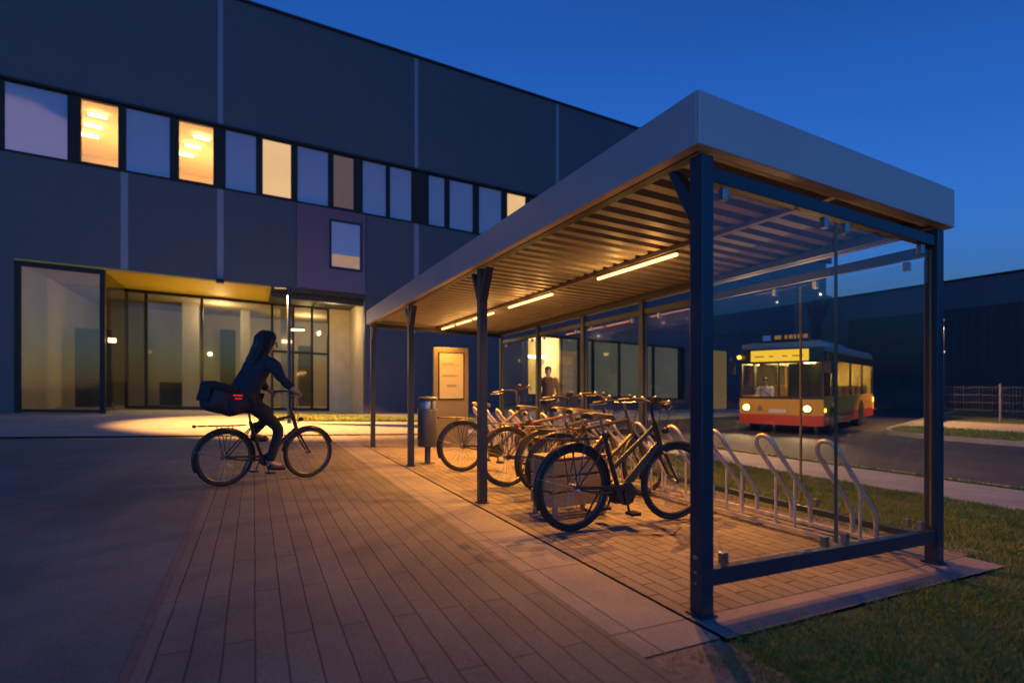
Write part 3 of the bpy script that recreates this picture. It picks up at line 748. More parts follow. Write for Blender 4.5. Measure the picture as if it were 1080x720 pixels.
def rider(parent_bike):
    p = empty('person', (0,0,0), 0, 'cyclist with long dark hair in a dark coat riding across the plaza', 'person')
    J = {'pelvis': (V((.20,0,.98)), .11), 'spine': (V((.24,0,1.15)), .115), 'chest': (V((.33,0,1.34)), .10), 'neck': (V((.39,0,1.48)), .052), 'headlow': (V((.425,0,1.555)), .072), 'head': (V((.43,0,1.64)), (.085,.092)), 'headtop': (V((.425,0,1.705)), .06)}
    E = [('pelvis','spine'),('spine','chest'),('chest','neck'),('neck','headlow'),('headlow','head'),('head','headtop')]
    Jc = {k: J[k] for k in ('pelvis','spine','chest')}; Ec = [('pelvis','spine'),('spine','chest')]
    for sg, k in ((1,'l'),(-1,'r')):
        J[k+'sh'] = (V((.36, sg*.17, 1.40)), .058); J[k+'el'] = (V((.48, sg*.27, 1.20)), .04); J[k+'wr'] = (V((.585, sg*.315, 1.085)), .026)
        E += [('chest',k+'sh'),(k+'sh',k+'el'),(k+'el',k+'wr')]
        hand(J, E, k+'wr', k, (.75, .05*sg, -.35), (0, sg, 0), (-.1, 0, -1))
        Jc[k+'sh'] = (V((.36, sg*.17, 1.405)), .075); Jc[k+'el'] = (V((.48, sg*.275, 1.20)), .058); Jc[k+'wr'] = (V((.57, sg*.312, 1.10)), .046)
        Ec += [('chest',k+'sh'),(k+'sh',k+'el'),(k+'el',k+'wr')]
    ped = {'l': V((.46-.05, .13, .29+.16)), 'r': V((.46+.05, -.13, .13))}
    Jt = {'pelvis': (V((.20,0,.97)), .125)}; Et = []
    Js = {}
    for sg, k in ((1,'l'),(-1,'r')):
        foot = ped[k]; hip = V((.22, sg*.09, .93)); kn = V((.56, sg*.12, .80)) if k == 'l' else V((.55, sg*.12, .62)); an = foot+V((-.07, 0, .105))
        J[k+'hip'] = (hip, .085); J[k+'kn'] = (kn, .052); J[k+'an'] = (an, .034); J[k+'toe'] = (foot+V((.09,0,.04)), .03)
        E += [('pelvis',k+'hip'),(k+'hip',k+'kn'),(k+'kn',k+'an'),(k+'an',k+'toe')]
        Jt[k+'hip'] = (hip, .10); Jt[k+'kn'] = (kn, .066); Jt[k+'an'] = (an, .05)
        Et += [('pelvis',k+'hip'),(k+'hip',k+'kn'),(k+'kn',k+'an')]
        Js = {'pelvis': (an+V((-.02,0,-.04)), .045), 'a': (an+V((.06,0,-.055)), .042), 'b': (foot+V((.13,0,.035)), .034)}
        skin('shoe', Js, [('pelvis','a'),('a','b')], M['shoe'], p)
    skin('body', J, E, M['skin'], p)
    b = MB()
    loft(b, [((-.04,0,.86),.03,.10), ((.0,0,.87),.115,.195), ((.14,0,.98),.165,.195), ((.22,0,1.12),.135,.175), ((.29,0,1.26),.14,.19), ((.345,0,1.38),.125,.205), ((.375,0,1.445),.085,.13), ((.392,0,1.49),.062,.068)])
    for sg in (-1, 1): loft(b, [((.35,sg*.14,1.40),.075,.07), ((.37,sg*.20,1.375),.078,.072), ((.43,sg*.25,1.285),.064,.062), ((.49,sg*.275,1.195),.058,.056), ((.575,sg*.312,1.10),.043,.043)])
    rumple(b, .022, 9); b.build('coat', M['coat'], p, local=True, smooth=True)
    skin('trousers', Jt, Et, M['trouser'], p)
    HC = [((.425,0,1.765),.02,.02), ((.418,0,1.745),.075,.072), ((.405,0,1.69),.105,.10), ((.385,0,1.62),.10,.112), ((.345,0,1.53),.092,.125), ((.295,0,1.43),.075,.135), ((.25,0,1.34),.055,.12), ((.225,0,1.28),.02,.06)]
    b = MB(); loft(b, HC); strands(b, HC, 150, 3)
    b.build('hair', M['hair'], p, local=True, smooth=True)
    head_parts(p, (.435,0,1.62), (1,0,-.1), M['hair'])
    # bag hanging behind the saddle
    return p
rb = make_bike('bicycle', 'dark bicycle being ridden across the plaza under a cyclist in dark coat', M['bikeblack'], 'diamond', R(-4), 'leather', group=None, motor=False, barh=.12, seat_up=.10)
rb.pop('group', None) if 'group' in rb.keys() else None
HB = R(23.5)
RL = (-2.307, 4.44)
for o in (rb,):
    o.location = (RL[0], RL[1], g(RL[0])+.002); o.rotation_euler = (0, math.atan(.033), HB); o.scale = (.88,.88,.88)
rd = rider(rb); rd.location = rb.location; rd.rotation_euler = rb.rotation_euler; rd.scale = (.97,.97,.97)
bg = empty('shoulder_bag', rb.location, HB, 'bulky dark courier bag behind the cyclist with small red light', 'bag'); bg.rotation_euler = rb.rotation_euler; bg.scale = (.97,.97,.97)
MB_ = Matrix.Translation((-.08, 0, .98)) @ Matrix.Rotation(R(14), 4, 'Y')
b = MB(); b.box(-.15, .17, -.17, .17, -.17, .13); b.xform(MB_); o = b.build('bag_body', M['bagcloth'], bg, local=True, smooth=True, bevel=.055); o.modifiers['bevel'].segments = 5; o.modifiers['bevel'].width = .10
b = MB(); b.box(-.165, .10, -.178, .178, .06, .145); b.box(-.172, -.14, -.15, .15, -.08, .10); b.xform(MB_); b.build('bag_flap', M['trouser'], bg, local=True, smooth=True, bevel=.02)
b = MB(); b.tube([(.16,-.13,1.02),(.22,-.155,1.2),(.36,-.10,1.47),(.30,.05,1.50),(.20,.16,1.25),(.10,.13,1.03)], .014, 6); b.build('strap', M['trouser'], bg, local=True, smooth=True)
b = MB(); b.box(.0, .075, -.228, -.16, .995, 1.014); b.box(.012, .07, -.226, -.16, .963, .978); b.build('tail_light', M['red_lens'], bg, local=True)

def standing(name, label, loc, rz, coat, trous, sit=False, sc=1.0, hair=True):
    p = empty(name, loc, rz, label, 'person'); p.scale = (sc,)*3
    J = {'pelvis': (V((0,0,.93)), .12), 'spine': (V((0,0,1.10)), .115), 'chest': (V((-.01,0,1.32)), .10), 'neck': (V((0,0,1.49)), .054), 'headlow': (V((.025,0,1.56)), .07), 'head': (V((.03,0,1.65)), (.08,.09)), 'headtop': (V((.02,0,1.71)), .058)}
    E = [('pelvis','spine'),('spine','chest'),('chest','neck'),('neck','headlow'),('headlow','head'),('head','headtop')]
    Jc = {'pelvis': (V((0,0,.92)), .15), 'spine': (V((0,0,1.10)), .15), 'chest': (V((-.01,0,1.33)), .158), 'neck': (V((-.005,0,1.46)), .072)}
    Ec = [('pelvis','spine'),('spine','chest'),('chest','neck')]; Jt = {'pelvis': (V((0,0,.93)), .13)}; Et = []
    for sg, k in ((1,'l'),(-1,'r')):
        el = V((-.02, sg*.27, 1.13)) if not sit else V((.12, sg*.26, 1.14)); wr = V((.07, sg*.26, .90)) if not sit else V((.36, sg*.18, 1.10))
        J[k+'sh'] = (V((-.01, sg*.185, 1.41)), .06); J[k+'el'] = (el, .042); J[k+'wr'] = (wr, .027)
        E += [('chest',k+'sh'),(k+'sh',k+'el'),(k+'el',k+'wr')]
        d = (wr-el).normalized(); hand(J, E, k+'wr', k, d, (1,0,0) if not sit else (0,sg,0), (0,-sg,0) if not sit else (0,0,-1))
        Jc[k+'sh'] = (V((-.01, sg*.185, 1.41)), .08); Jc[k+'el'] = (el, .062); Jc[k+'wr'] = (el.lerp(wr, .93), .048)
        Ec += [('chest',k+'sh'),(k+'sh',k+'el'),(k+'el',k+'wr')]
        if not sit: hip, kn, an = V((0, sg*.09, .88)), V((.01, sg*.10, .49)), V((-.02, sg*.10, .09))
        else: hip, kn, an = V((.02, sg*.10, .90)), V((.45, sg*.12, .90)), V((.48, sg*.12, .50))
        J[k+'hip'] = (hip, .09); J[k+'kn'] = (kn, .055); J[k+'an'] = (an, .036); J[k+'toe'] = (an+V((.14,0,-.05)), .035)
        E += [('pelvis',k+'hip'),(k+'hip',k+'kn'),(k+'kn',k+'an'),(k+'an',k+'toe')]
        Jt[k+'hip'] = (hip, .105); Jt[k+'kn'] = (kn, .07); Jt[k+'an'] = (an, .055); Et += [('pelvis',k+'hip'),(k+'hip',k+'kn'),(k+'kn',k+'an')]
        skin('shoe', {'pelvis': (an+V((-.02,0,-.045)), .043), 'a': (an+V((.08,0,-.05)), .041), 'b': (an+V((.17,0,-.055)), .033)}, [('pelvis','a'),('a','b')], M['shoe'], p)
    skin('body', J, E, M['skin'], p)
    b = MB(); loft(b, [((0,0,.80),.10,.15), ((0,0,.82),.125,.18), ((0,0,.95),.13,.18), ((0,0,1.12),.125,.165), ((-.005,0,1.30),.135,.185), ((-.01,0,1.41),.115,.195), ((-.008,0,1.465),.08,.12), ((0,0,1.50),.06,.066)])
    for sg, k in ((1,'l'),(-1,'r')):
        a, e, q = V((-.01, sg*.15, 1.42)), J[k+'el'][0], J[k+'wr'][0]
        loft(b, [(a,.07,.07), (V((-.01, sg*.205, 1.385)),.076,.072), (V((-.01, sg*.205, 1.385)).lerp(e,.5),.064,.064), (e,.058,.058), (e.lerp(q,.95),.044,.044)], side=(.3,1,.2))
    rumple(b, .018, 9); b.build('jacket', coat, p, local=True, smooth=True); skin('trousers', Jt, Et, trous, p)
    b = MB(); loft(b, [((.01,0,1.775),.02,.02), ((.005,0,1.76),.065,.065), ((-.005,0,1.71),.092,.09), ((-.025,0,1.65),.075,.09), ((-.045,0,1.58),.045,.07), ((-.05,0,1.55),.015,.04)])
    b.build('hair', M['hair'], p, local=True, smooth=True)
    head_parts(p, (.035,0,1.635), (1,0,0), M['hair'])
    return p

# ------------------------------------------------------------------ litter bin and notice board
bn = empty('litter_bin', (.32, 5.62, g(.32)), 0, 'dark cylindrical litter bin on a short post beside the third post', 'litter bin')
b = MB(); b.lathe([(.145,.26),(.152,.275),(.152,.80),(.146,.815)], n=28); b.build('bin_body', M['bin'], bn, local=True, smooth=True)
b = MB(); b.lathe([(.12,.82),(.12,.935),(.112,.95)], n=28); b.build('liner', M['steel'], bn, local=True, smooth=True)
b = MB(); b.lathe([(.15,.955),(.152,.962),(.148,.985),(.12,1.0)], n=28); b.build('lid', M['bin'], bn, local=True, smooth=True)
for a in (40, 160, 280):
    b = MB(); b.box(.138*math.cos(R(a))-.008, .138*math.cos(R(a))+.008, .138*math.sin(R(a))-.008, .138*math.sin(R(a))+.008, .80, .96); b.build('lid_stay', M['bin'], bn, local=True)
b = MB(); b.cyl((0,0,.012), (0,0,.27), .045, 14); b.build('post', M['bin'], bn, local=True, smooth=True)
b = MB(); b.box(-.1, .1, -.07, .07, 0, .012); b.build('base_plate', M['bin'], bn, local=True, bevel=.003)

bd = empty('notice_board', (1.45, 7.75, g(1.45)), 0, 'upright notice board panel with a pale poster at the far end of the shelter', 'notice board')
b = MB(); b.box(-.36, .36, -.03, .03, 0, 1.95); b.build('panel', M['board'], bd, local=True, bevel=.006)
b = MB(); b.box(-.27, .27, -.042, -.0305, .93, 1.86); b.build('poster_frame', M['frame'], bd, local=True, bevel=.003)
b = MB(); b.box(-.245, .245, -.046, -.0425, .955, 1.835); pp = b.build('poster', M['paper'], bd, local=True)
b = MB()
for z, x0, x1, h in ((1.63,-.2,.05,.012),(1.60,-.2,.16,.008),(1.40,-.2,.12,.012),(1.385,-.2,.05,.006),(1.20,-.1,.10,.022),(1.18,-.08,.12,.008)): b.box(x0, x1, -.0478, -.0462, z, z+h)
b.build('print', M['ink'], pp, local=False) if False else b.build('print', M['ink'], pp, local=True)

# ------------------------------------------------------------------ lamp posts
def lamp_post(label, s, t, rz, power, hd=2.8, ht=4.0, spot=112, col=(1,.46,.12), tilt=0):
    r = empty('lamp_post', (s, t, g(s)), rz, label, 'street lamp', 'slim lamp posts')
    b = MB(); b.cyl((0,0,0), (0,0,ht), .055, 14, .05); b.build('pole', M['navy'], r, local=True, smooth=True)
    b = MB(); b.cyl((0,0,0), (0,0,.03), .12, 14); b.build('base_plate', M['navy'], r, local=True)
    b = MB(); b.box(.04, .44, -.06, .06, hd, hd+.04); b.build('lamp_head', M['navy'], r, local=True, bevel=.006)
    b = MB(); b.box(.08, .42, -.062, .062, hd-.05, hd-.002); b.build('lens', M['post_lamp'], r, local=True)
    b = MB(); b.box(-.42, .06, -.07, .07, ht+.002, ht+.05); b.build('added_lamp_head', M['navy'], r, local=True, bevel=.006)  # added top lamp; its downward spot throws the light pool
    b = MB(); b.box(-.40, -.10, -.05, .05, ht-.015, ht); b.build('added_top_lens', M['addedlens'], r, local=True)
    L = bpy.data.lights.new('post_lamp', 'SPOT'); L.energy = power; L.color = col; L.spot_size = R(spot); L.spot_blend = .22; L.shadow_soft_size = .02
    o = bpy.data.objects.new('post_lamp', L); COL.objects.link(o); o.rotation_euler = (0, R(tilt), 0); o.location = Vector((s, t, g(s)+ht-.09)) + Vector((-.25*math.cos(rz), -.25*math.sin(rz), 0))
    return r
lamp_post('slim dark lamp post with lit head beside the grass bed before the entrance', -1.09, 14.7, R(-20), 7600, tilt=-7)
lamp_post('added slim dark lamp post across the road, hidden behind the right shelter post', 22.3, 8.8, R(24), 1300)  # unseen post added to throw the warm pool on the far path

lamp_post('added slim dark lamp post at the road edge, almost hidden behind the nearest shelter post', 7.0, 6.6, R(223), 1500, spot=152)  # post added to light the road and the bus front

# ------------------------------------------------------------------ office building (everything shares the site's fall)
T0 = 19.5
of = empty('office_building', (0, T0, 0), 0, 'long dark navy office block with a lit window band and yellow entrance recess', 'building')
def obuild(b, nm, mat, par=None, **k): return b.build(nm, mat, par or of, 's', **k)
SL, SR = -18.0, 32.5
HS, HB0, HB1, HT = 4.86, 8.15, 10.48, 15.15
b = MB(); b.box(SL, SR, T0, T0+.4, HB1, HT); b.box(SL, SR, T0+.4, T0+14, HT-.4, HT-.02); b.box(SR-.4, SR, T0+.4, T0+14, -.6, HT-.02); b.box(SL, SL+.4, T0+.4, T0+14, HS, HT-.02)
obuild(b, 'upper_wall', M['facade'])
b = MB(); b.box(SL, SR, T0-.06, T0+.1, HT+.002, HT+.10); obuild(b, 'roof_edge', M['frame'])
b = MB(); b.box(SL, SR, T0, T0+.4, HS, HB0); obuild(b, 'spandrel_wall', M['facade'])
b = MB(); b.box(SL, SR, T0-.05, T0+.2, HB1-.09, HB1-.002); b.box(SL, SR, T0-.04, T0+.2, HB0+.002, HB0+.05); obuild(b, 'band_trim', M['frame'])
b = MB(); b.box(9.6, SR-.4, T0+.12, T0+.3, HB0+.05, HB1-.09); obuild(b, 'band_panel', M['facade'])
for (s, lo) in ((-5.92, 1), (-3.1, 1), (-3.1, 0), (4.13, 0), (11.1, 0), (4.13, 1), (18, 0)):
    b = MB()
    if lo: b.box(s-.10, s+.10, T0-.012, T0+.01, HS+.02, HB0-.01)
    else: b.box(s-.08, s+.08, T0-.012, T0+.01, HB1+.02, HT-.02)
    obuild(b, 'panel_seam', M['seam'])
for z in (9.2, ): pass
WIN = [(-9.01,-7.4,0),(-7.16,-6.03,1),(-5.92,-4.61,0),(-4.44,-3.26,1),(-2.97,-1.92,0),(-1.79,-.69,2),(-.55,.62,0),(.73,1.63,3),(1.89,2.89,0),(3.0,3.96,0),(4.66,5.43,0),(5.6,6.76,0),(6.99,8.17,0),(8.36,9.45,2)]
WIN = [(-13.6,-12.0,0),(-11.8,-10.7,0),(-10.55,-9.25,0)] + WIN
prev = SL
for (a, c, kind) in WIN + [(9.6, 9.6, -1)]:
    if a > prev + .001:
        b = MB(); b.box(prev, a, T0+.04, T0+.3, HB0+.05, HB1-.09); obuild(b, 'mullion', M['frame'])
    prev = c
    if kind < 0: continue
    fr = MB(); lit = kind in (1, 2)
    w = .07 if kind else .03; z0, z1 = HB0+.05, HB1-.09
    if kind in (1, 2, 3): z0 += .0
    fr.box(a, a+w, T0+.03, T0+.16, z0, z1); fr.box(c-w, c, T0+.03, T0+.16, z0, z1); fr.box(a+w, c-w, T0+.03, T0+.16, z0, z0+w); fr.box(a+w, c-w, T0+.03, T0+.16, z1-w, z1)
    f = obuild(fr, 'window', M['frame'])
    p = MB(); p.box(a+w, c-w, T0+.09, T0+.11, z0+w, z1-w)
    obuild(p, 'pane', [M['blueglass'], M['winglass'], M['blind'], M['blinddim']][kind], f)
    if kind == 1:      # lit office behind: ceiling, walls and three strip lamps
        rm = MB(); d = 5.5; zc = z1+.12; y0 = T0+.4
        rm.quad((a-1.3, y0, zc), (c+.4, y0, zc), (c+.4, y0+d, zc), (a-1.3, y0+d, zc)); rm.quad((a-1.3, y0+d, z0-.7), (c+.4, y0+d, z0-.7), (c+.4, y0+d, zc), (a-1.3, y0+d, zc))
        rm.quad((a-1.3, y0, z0-.7), (a-1.3, y0+d, z0-.7), (a-1.3, y0+d, zc), (a-1.3, y0, zc)); rm.quad((c+.4, y0, z0-.7), (c+.4, y0+d, z0-.7), (c+.4, y0+d, zc), (c+.4, y0, zc)); rm.quad((a-1.3, y0, z0-.7), (c+.4, y0, z0-.7), (c+.4, y0+d, z0-.7), (a-1.3, y0+d, z0-.7))
        obuild(rm, 'office_room', M['room'], f)
        L = bpy.data.lights.new('office_fill', 'POINT'); L.energy = 230; L.color = (1,.70,.34); L.shadow_soft_size = .3  # extra point light added to brighten the room walls
        lo = bpy.data.objects.new('office_fill', L); COL.objects.link(lo); lo.location = ((a+c)/2, y0+2.6, z0+.2-.033*a)
        for k in range(3):
            sl = MB(); yy = y0+.85+k*1.0; x0 = (a-.02-.34*k) if a < -6 else (a+.40-.36*k); sl.box(x0, x0+.52, yy, yy+.12, zc-.16, zc-.10); obuild(sl, 'strip_lamp', M['strip'], f)
# dark glazed bay, its reddish reflection put into the colour, with its window
b = MB(); b.box(-.55, 2.0, T0-.10, T0-.004, HS+.04, HB0-.03); obuild(b, 'red_bay', M['redpanel'])
b = MB(); b.box(.62, 1.86, T0-.13, T0-.102, 5.78, 7.70); f = obuild(b, 'window', M['frame'])
b = MB(); b.box(.70, 1.78, T0-.136, T0-.131, 5.86, 7.62); obuild(b, 'pane', M['blueglass'], f)
b = MB(); b.box(.72, 1.76, T0-.142, T0-.138, 5.88, 6.35); obuild(b, 'lit_blind', M['blindpink'], f)
# ground floor
b = MB(); b.box(SL, -8.72, T0, T0+.4, -.3, HS-.002); obuild(b, 'ground_wall', M['facade'])
b = MB(); b.box(2.0, 9.5, T0+.03, T0+.4, -.6, HS-.002); b.box(9.5, 19.4, T0+.03, T0+.4, -.8, 1.02); b.box(9.5, 19.4, T0+.03, T0+.4, 3.94, HS-.002); b.box(19.4, SR-.4, T0+.03, T0+.4, -1.2, HS-.002)
obuild(b, 'ground_wall', M['facade'])
# vestibule (flush glass box, left) and recess
TR = 23.3
vb = MB(); vb.box(-8.72, -8.58, T0-.02, T0+.12, 0, 4.78); vb.box(-6.58, -6.44, T0-.02, T0+.12, 0, 4.78); vb.box(-8.58, -6.58, T0-.02, T0+.12, 4.64, 4.78); vb.box(-8.58, -6.58, T0-.02, T0+.12, .05, .14)
vf = obuild(vb, 'vestibule_frame', M['frame'])
b = MB(); b.box(-8.58, -6.58, T0+.04, T0+.055, .14, 4.64); obuild(b, 'pane', M['roomglass'], vf)
b = MB(); b.box(-6.52, -6.50, T0+.12, TR, .1, 4.78); obuild(b, 'pane', M['roomglass'], vf)
b = MB(); b.box(-8.72, -1.45, T0+.003, TR+.2, 4.80, 4.855); obuild(b, 'yellow_soffit', M['yellow'])
b = MB(); b.box(-1.45, 2.0, T0+.003, TR+.2, 4.74, 4.854); b.box(-1.45, 2.0, T0+.35, T0+.6, 4.5, 4.74); obuild(b, 'dark_soffit', M['darksoffit'])
glz = MB(); S0 = [-8.7, -6.62, -5.0, -3.97, -1.75, -1.26, -.61, .2, 1.0]
for s in (-6.55, -5.9, -3.97, -1.30, -.45, .35, 1.05): glz.box(s-.05, s+.05, TR-.06, TR+.06, .05, 4.80)
glz.box(-6.5, 1.0, TR-.055, TR+.055, 4.68, 4.79); glz.box(-6.5, 1.0, TR-.055, TR+.055, .05, .16); glz.box(-1.25, 1.0, TR-.05, TR+.05, 2.6, 2.7)
gf = obuild(glz, 'entrance_glazing', M['frame'])
b = MB(); b.box(-6.5, 1.0, TR-.008, TR+.008, .16, 4.68); obuild(b, 'pane', M['roomglass'], gf)
b = MB(); b.box(1.1, 2.0, TR-.1, TR+.2, 0, 4.74); b.box(2.0, 2.15, T0+.41, TR+.2, -.2, 4.74); obuild(b, 'beige_wall', M['beige'])
lb = MB(); lb.box(-8.9, -8.72, T0+.41, TR+6, 0, 4.8); lb.box(-8.72, 3, TR+6, TR+6.2, 0, 4.8); lb.box(2.2, 2.4, TR+.2, TR+6, 0, 4.8); lb.box(-8.72, 2.2, TR+.2, TR+6, 4.76, 4.86); lb.box(-8.72, 2.2, TR+.0+.1, TR+6, -.05, .045)
obuild(lb, 'lobby_wall', M['lobby'])
b = MB(); b.box(-4.9, -4.3, TR+2.2, TR+2.8, .05, 4.75); b.box(-2.6, -2.2, TR+3, TR+3.4, .05, 4.75); b.box(-.9, -.3, TR+1.4, TR+1.9, .05, 4.75); obuild(b, 'lobby_column', M['lobby'])
b = MB(); b.box(-3.6, -2.9, TR+5.8, TR+5.98, .05, 4.0); b.box(-8.4, -7.2, TR+1.0, TR+1.2, .05, 3.2); b.box(.2, .9, TR+5.8, TR+5.98, .05, 3.4); b.box(-6, -4.9, TR+4, TR+4.8, .05, 1.15); obuild(b, 'lobby_furniture', M['lobbydark'])
b = MB(); b.box(-.85, -.35, TR+1.2, TR+1.3, 3.15, 3.28); obuild(b, 'lobby_lamp', M['post_lamp'])
b = MB(); b.box(-6.42, -6.22, T0+.3, T0+.4, 2.42, 2.56); obuild(b, 'reflection_glow', M['post_lamp'])  # glowing box added for a lamp reflection at the vestibule edge
def lamp(typ, name, loc, e, col, size=.1, **k):
    L = bpy.data.lights.new(name, typ); L.energy = e; L.color = col; L.shadow_soft_size = size
    for q, v in k.items(): setattr(L, q, v)
    o = bpy.data.objects.new(name, L); COL.objects.link(o); o.location = loc; return o
b = MB(); b.box(-3.22, -2.98, T0-.34, T0-.004, 4.80, 4.86); b.box(-3.22, -2.98, T0-.36, T0-.2, 4.70, 4.795); obuild(b, 'floodlight', M['frame'])
lamp('POINT', 'lobby_light', (-3.4, TR+1.6, 4.3), 150, (1,.68,.30), .15)
lamp('POINT', 'lobby_light', (.4, TR+3.2, 4.1), 170, (1,.66,.28), .15)
lamp('POINT', 'recess_fill', (-3.8, T0+2.0, 2.6), 170, (1,.70,.22), .08)  # unseen point light added to brighten the yellow soffit
lamp('POINT', 'recess_fill', (.9, T0+1.5, 3.8), 120, (1,.68,.30), .08)  # second unseen light added inside the recess
# showroom glazing right
b = MB(); ms = [9.5, 11.38, 12.42, 13.28, 14.94, 17.22, 19.33]
for s in ms: b.box(s-.05, s+.05, T0+.08, T0+.22, 1.02, 3.94)
b.box(9.55, 19.28, T0+.08, T0+.22, 3.84, 3.94); b.box(9.55, 19.28, T0+.08, T0+.22, 1.02, 1.10)
sg = obuild(b, 'showroom_glazing', M['frame'])
b = MB(); b.box(9.55, 19.28, T0+.14, T0+.155, 1.10, 3.84); obuild(b, 'pane', M['winglass'], sg)
b = MB(); n = 60
for i in range(n):
    a = 11.5 + (19.3-11.5)*i/n; c = 11.5 + (19.3-11.5)*(i+1)/n; ya = T0+.5+.05*(i % 2); yc = T0+.5+.05*((i+1) % 2)
    b.quad((a, ya, .9), (c, yc, .9), (c, yc, 4.0), (a, ya, 4.0))
obuild(b, 'curtain', M['curtain'], sg)
b = MB(); b.box(9.1, 9.3, T0+.41, T0+4, .3, 4.0); b.box(11.5, 11.6, T0+.41, T0+4, .3, 4.0); b.box(9.3, 11.5, T0+4, T0+4.2, .3, 4.0); b.box(9.3, 11.5, T0+.41, T0+4, 4.0, 4.1); b.box(9.3, 11.5, T0+.41, T0+4, .4, .5); obuild(b, 'showroom_wall', M['showroom'])
b = MB(); b.box(9.6, 11.2, T0+1.8, T0+1.95, 2.95, 3.08); obuild(b, 'showroom_lamp', M['showlamp'])
lamp('POINT', 'showroom_light', (10.3, T0+1.6, 3.2-.33), 260, (1,.78,.40), .1)
b = MB(); b.box(21.5, 22.6, T0+.0, T0+.028, .4, 3.9); obuild(b, 'lit_door', M['door'])  # flat door panel, bright by emission
tag(standing('person', 'person in a dark brown jacket standing before the bright showroom window', (5.55, 10.95, .02+g(5.55)), R(-112), M['jacket'], M['trouser'], sc=1.06))

# ------------------------------------------------------------------ dark hall on the right
hl = empty('industrial_hall', (34, 0, -.264), 0, 'long low dark ribbed industrial hall beyond the fence on the right', 'building')
b = MB(); b.box(34, 34.3, -70, 36, -.3, 7.18); b.box(34.3, 60, -70, 36, 6.9, 7.1); hw = b.build('wall', M['hallband'], hl)
b = MB(); k = 0
t = -40.0
while t < 19.2:
    b.box(33.93, 33.998, t, t+.16, -.25, 5.6); t += .42
b.build('ribbed_cladding', M['hallrib'], hl)
b = MB(); b.box(33.955, 33.999, -70, 19.3, -.25, 5.55); b.build('cladding_sheet', M['hallrib'], hl)
b = MB(); b.box(33.9, 34.5, -70, 36, 7.182, 7.26); b.build('roof_edge', M['frame'], hl)

# ------------------------------------------------------------------ fence, cabinet
fc = empty('mesh_fence', (23.7, 0, -.264), 0, 'low pale wire mesh fence with thin posts before the dark hall', 'fence')
for t in [9.6 - 2.05*i for i in range(14)]:
    b = MB(); b.box(23.67, 23.73, t-.03, t+.03, -.28, 1.22); b.build('post', M['fence'], fc)
b = MB()
for i in range(260):
    t = -17 + i*.102
    if t > 9.55: break
    b.box(23.698, 23.702, t-.0018, t+.0018, -.15, 1.12)
for z in (-.1, .2, .5, .8, 1.1): b.box(23.70, 23.706, -17, 9.55, z, z+.008)
b.build('wire_mesh', M['fence'], fc)
cb = empty('utility_cabinet', (19.6, 6.55, -.264), R(10), 'dark round-topped utility cabinet on the far path before the fence', 'cabinet')
cb.location = (21.2, 5.75, -.264)
b = MB(); b.box(-.2, .2, -.2, .2, 0, 1.25); b.build('body', M['bin'], cb, local=True, bevel=.03)
b = MB(); b.prism([(-.23,1.252),(.23,1.252),(.2,1.33),(.1,1.38),(-.1,1.38),(-.2,1.33)], lambda u, v, w: (u, w, v), -.23, .23); b.build('lid', M['bin'], cb, local=True)
b = MB(); b.box(-.215, -.203, -.15, .15, .15, 1.15); b.build('door', M['busdark'], cb, local=True)

# ------------------------------------------------------------------ bus
BH = math.atan2(-.337, -.94)
dx, dy = math.cos(BH), math.sin(BH)
lx, ly = -dy, dx
W2 = 1.25
FL = Vector((13.55, 8.0, 0))
org = FL - Vector((lx, ly, 0))*W2
bus = empty('city_bus', (org.x, org.y, g(20)-.12), BH, 'yellow and red city bus with lit windows and headlights turning onto the road', 'bus')
LEN = 8.0
def bb(b, nm, mat, par=None, **k): return b.build(nm, mat, par or bus, local=True, **k)
def side_panel(y0, y1):
    b = MB(); zb, zt = .32, 1.22
    poly = [(-.08, zb), (-.75, zb)]
    for c in (-1.25, -5.6):
        pts = [(c+.52*math.cos(R(a)), .48+.52*math.sin(R(a))) for a in range(0, 181, 15)]
        poly = poly[:-1] if False else poly
        poly += [(c+.52, zb)] + pts + [(c-.52, zb)]
    poly += [(-LEN, zb), (-LEN, zt), (-.08, zt)]
    poly.pop(1)
    b.prism(poly, lambda u, v, w: (u, w, v), y0, y1); return b
for y0, y1 in ((W2-.04, W2), (-W2, -W2+.04)):
    bb(side_panel(y0, y1), 'side_panel', M['busyellow'])
    yo = (W2+.002, W2+.006) if y0 > 0 else (-W2-.006, -W2-.002)
    b = MB()
    for a, c in ((-.72, -.09), (-5.06, -1.79), (-LEN, -6.14)): b.box(a, c, yo[0], yo[1], .33, .66) if False else b.box(min(a,c), max(a,c), min(yo), max(yo), .33, .66)
    bb(b, 'red_skirt', M['busred'])
    # pillars and cant rail
    b = MB(); ya, yb = (W2-.05, W2-.005) if y0 > 0 else (-W2+.005, -W2+.05)
    for a, c in ((-.22, -.08), (-1.55, -1.25), (-3.9, -3.78), (-5.95, -5.83), (-LEN, -LEN+.2)): b.box(a, c, ya, yb, 1.22, 2.35)
    b.box(-LEN, -.08, ya, yb, 2.35, 2.62); bb(b, 'window_surround', M['busdark'])
    for a, c in ((-1.25, -.22), (-3.78, -1.55), (-5.83, -3.9), (-LEN+.2, -5.95)):
        b = MB(); m = (ya+yb)/2; b.box(a, c, m-.006, m+.006, 1.22, 2.35); bb(b, 'side_window', M['winglass'])
b = MB()
prof = [(-W2, 2.62), (W2, 2.62), (W2-.02, 2.78), (W2-.12, 2.90), (W2-.35, 2.97), (-W2+.35, 2.97), (-W2+.12, 2.90), (-W2+.02, 2.78)]
b.prism(prof, lambda u, v, w: (w, u, v), -LEN, -.10); bb(b, 'roof', M['buswhite'], bevel=.02)
b = MB(); b.box(-5.6, -2.0, -.7, .7, 2.975, 3.12); bb(b, 'roof_unit', M['buswhite'], bevel=.05)
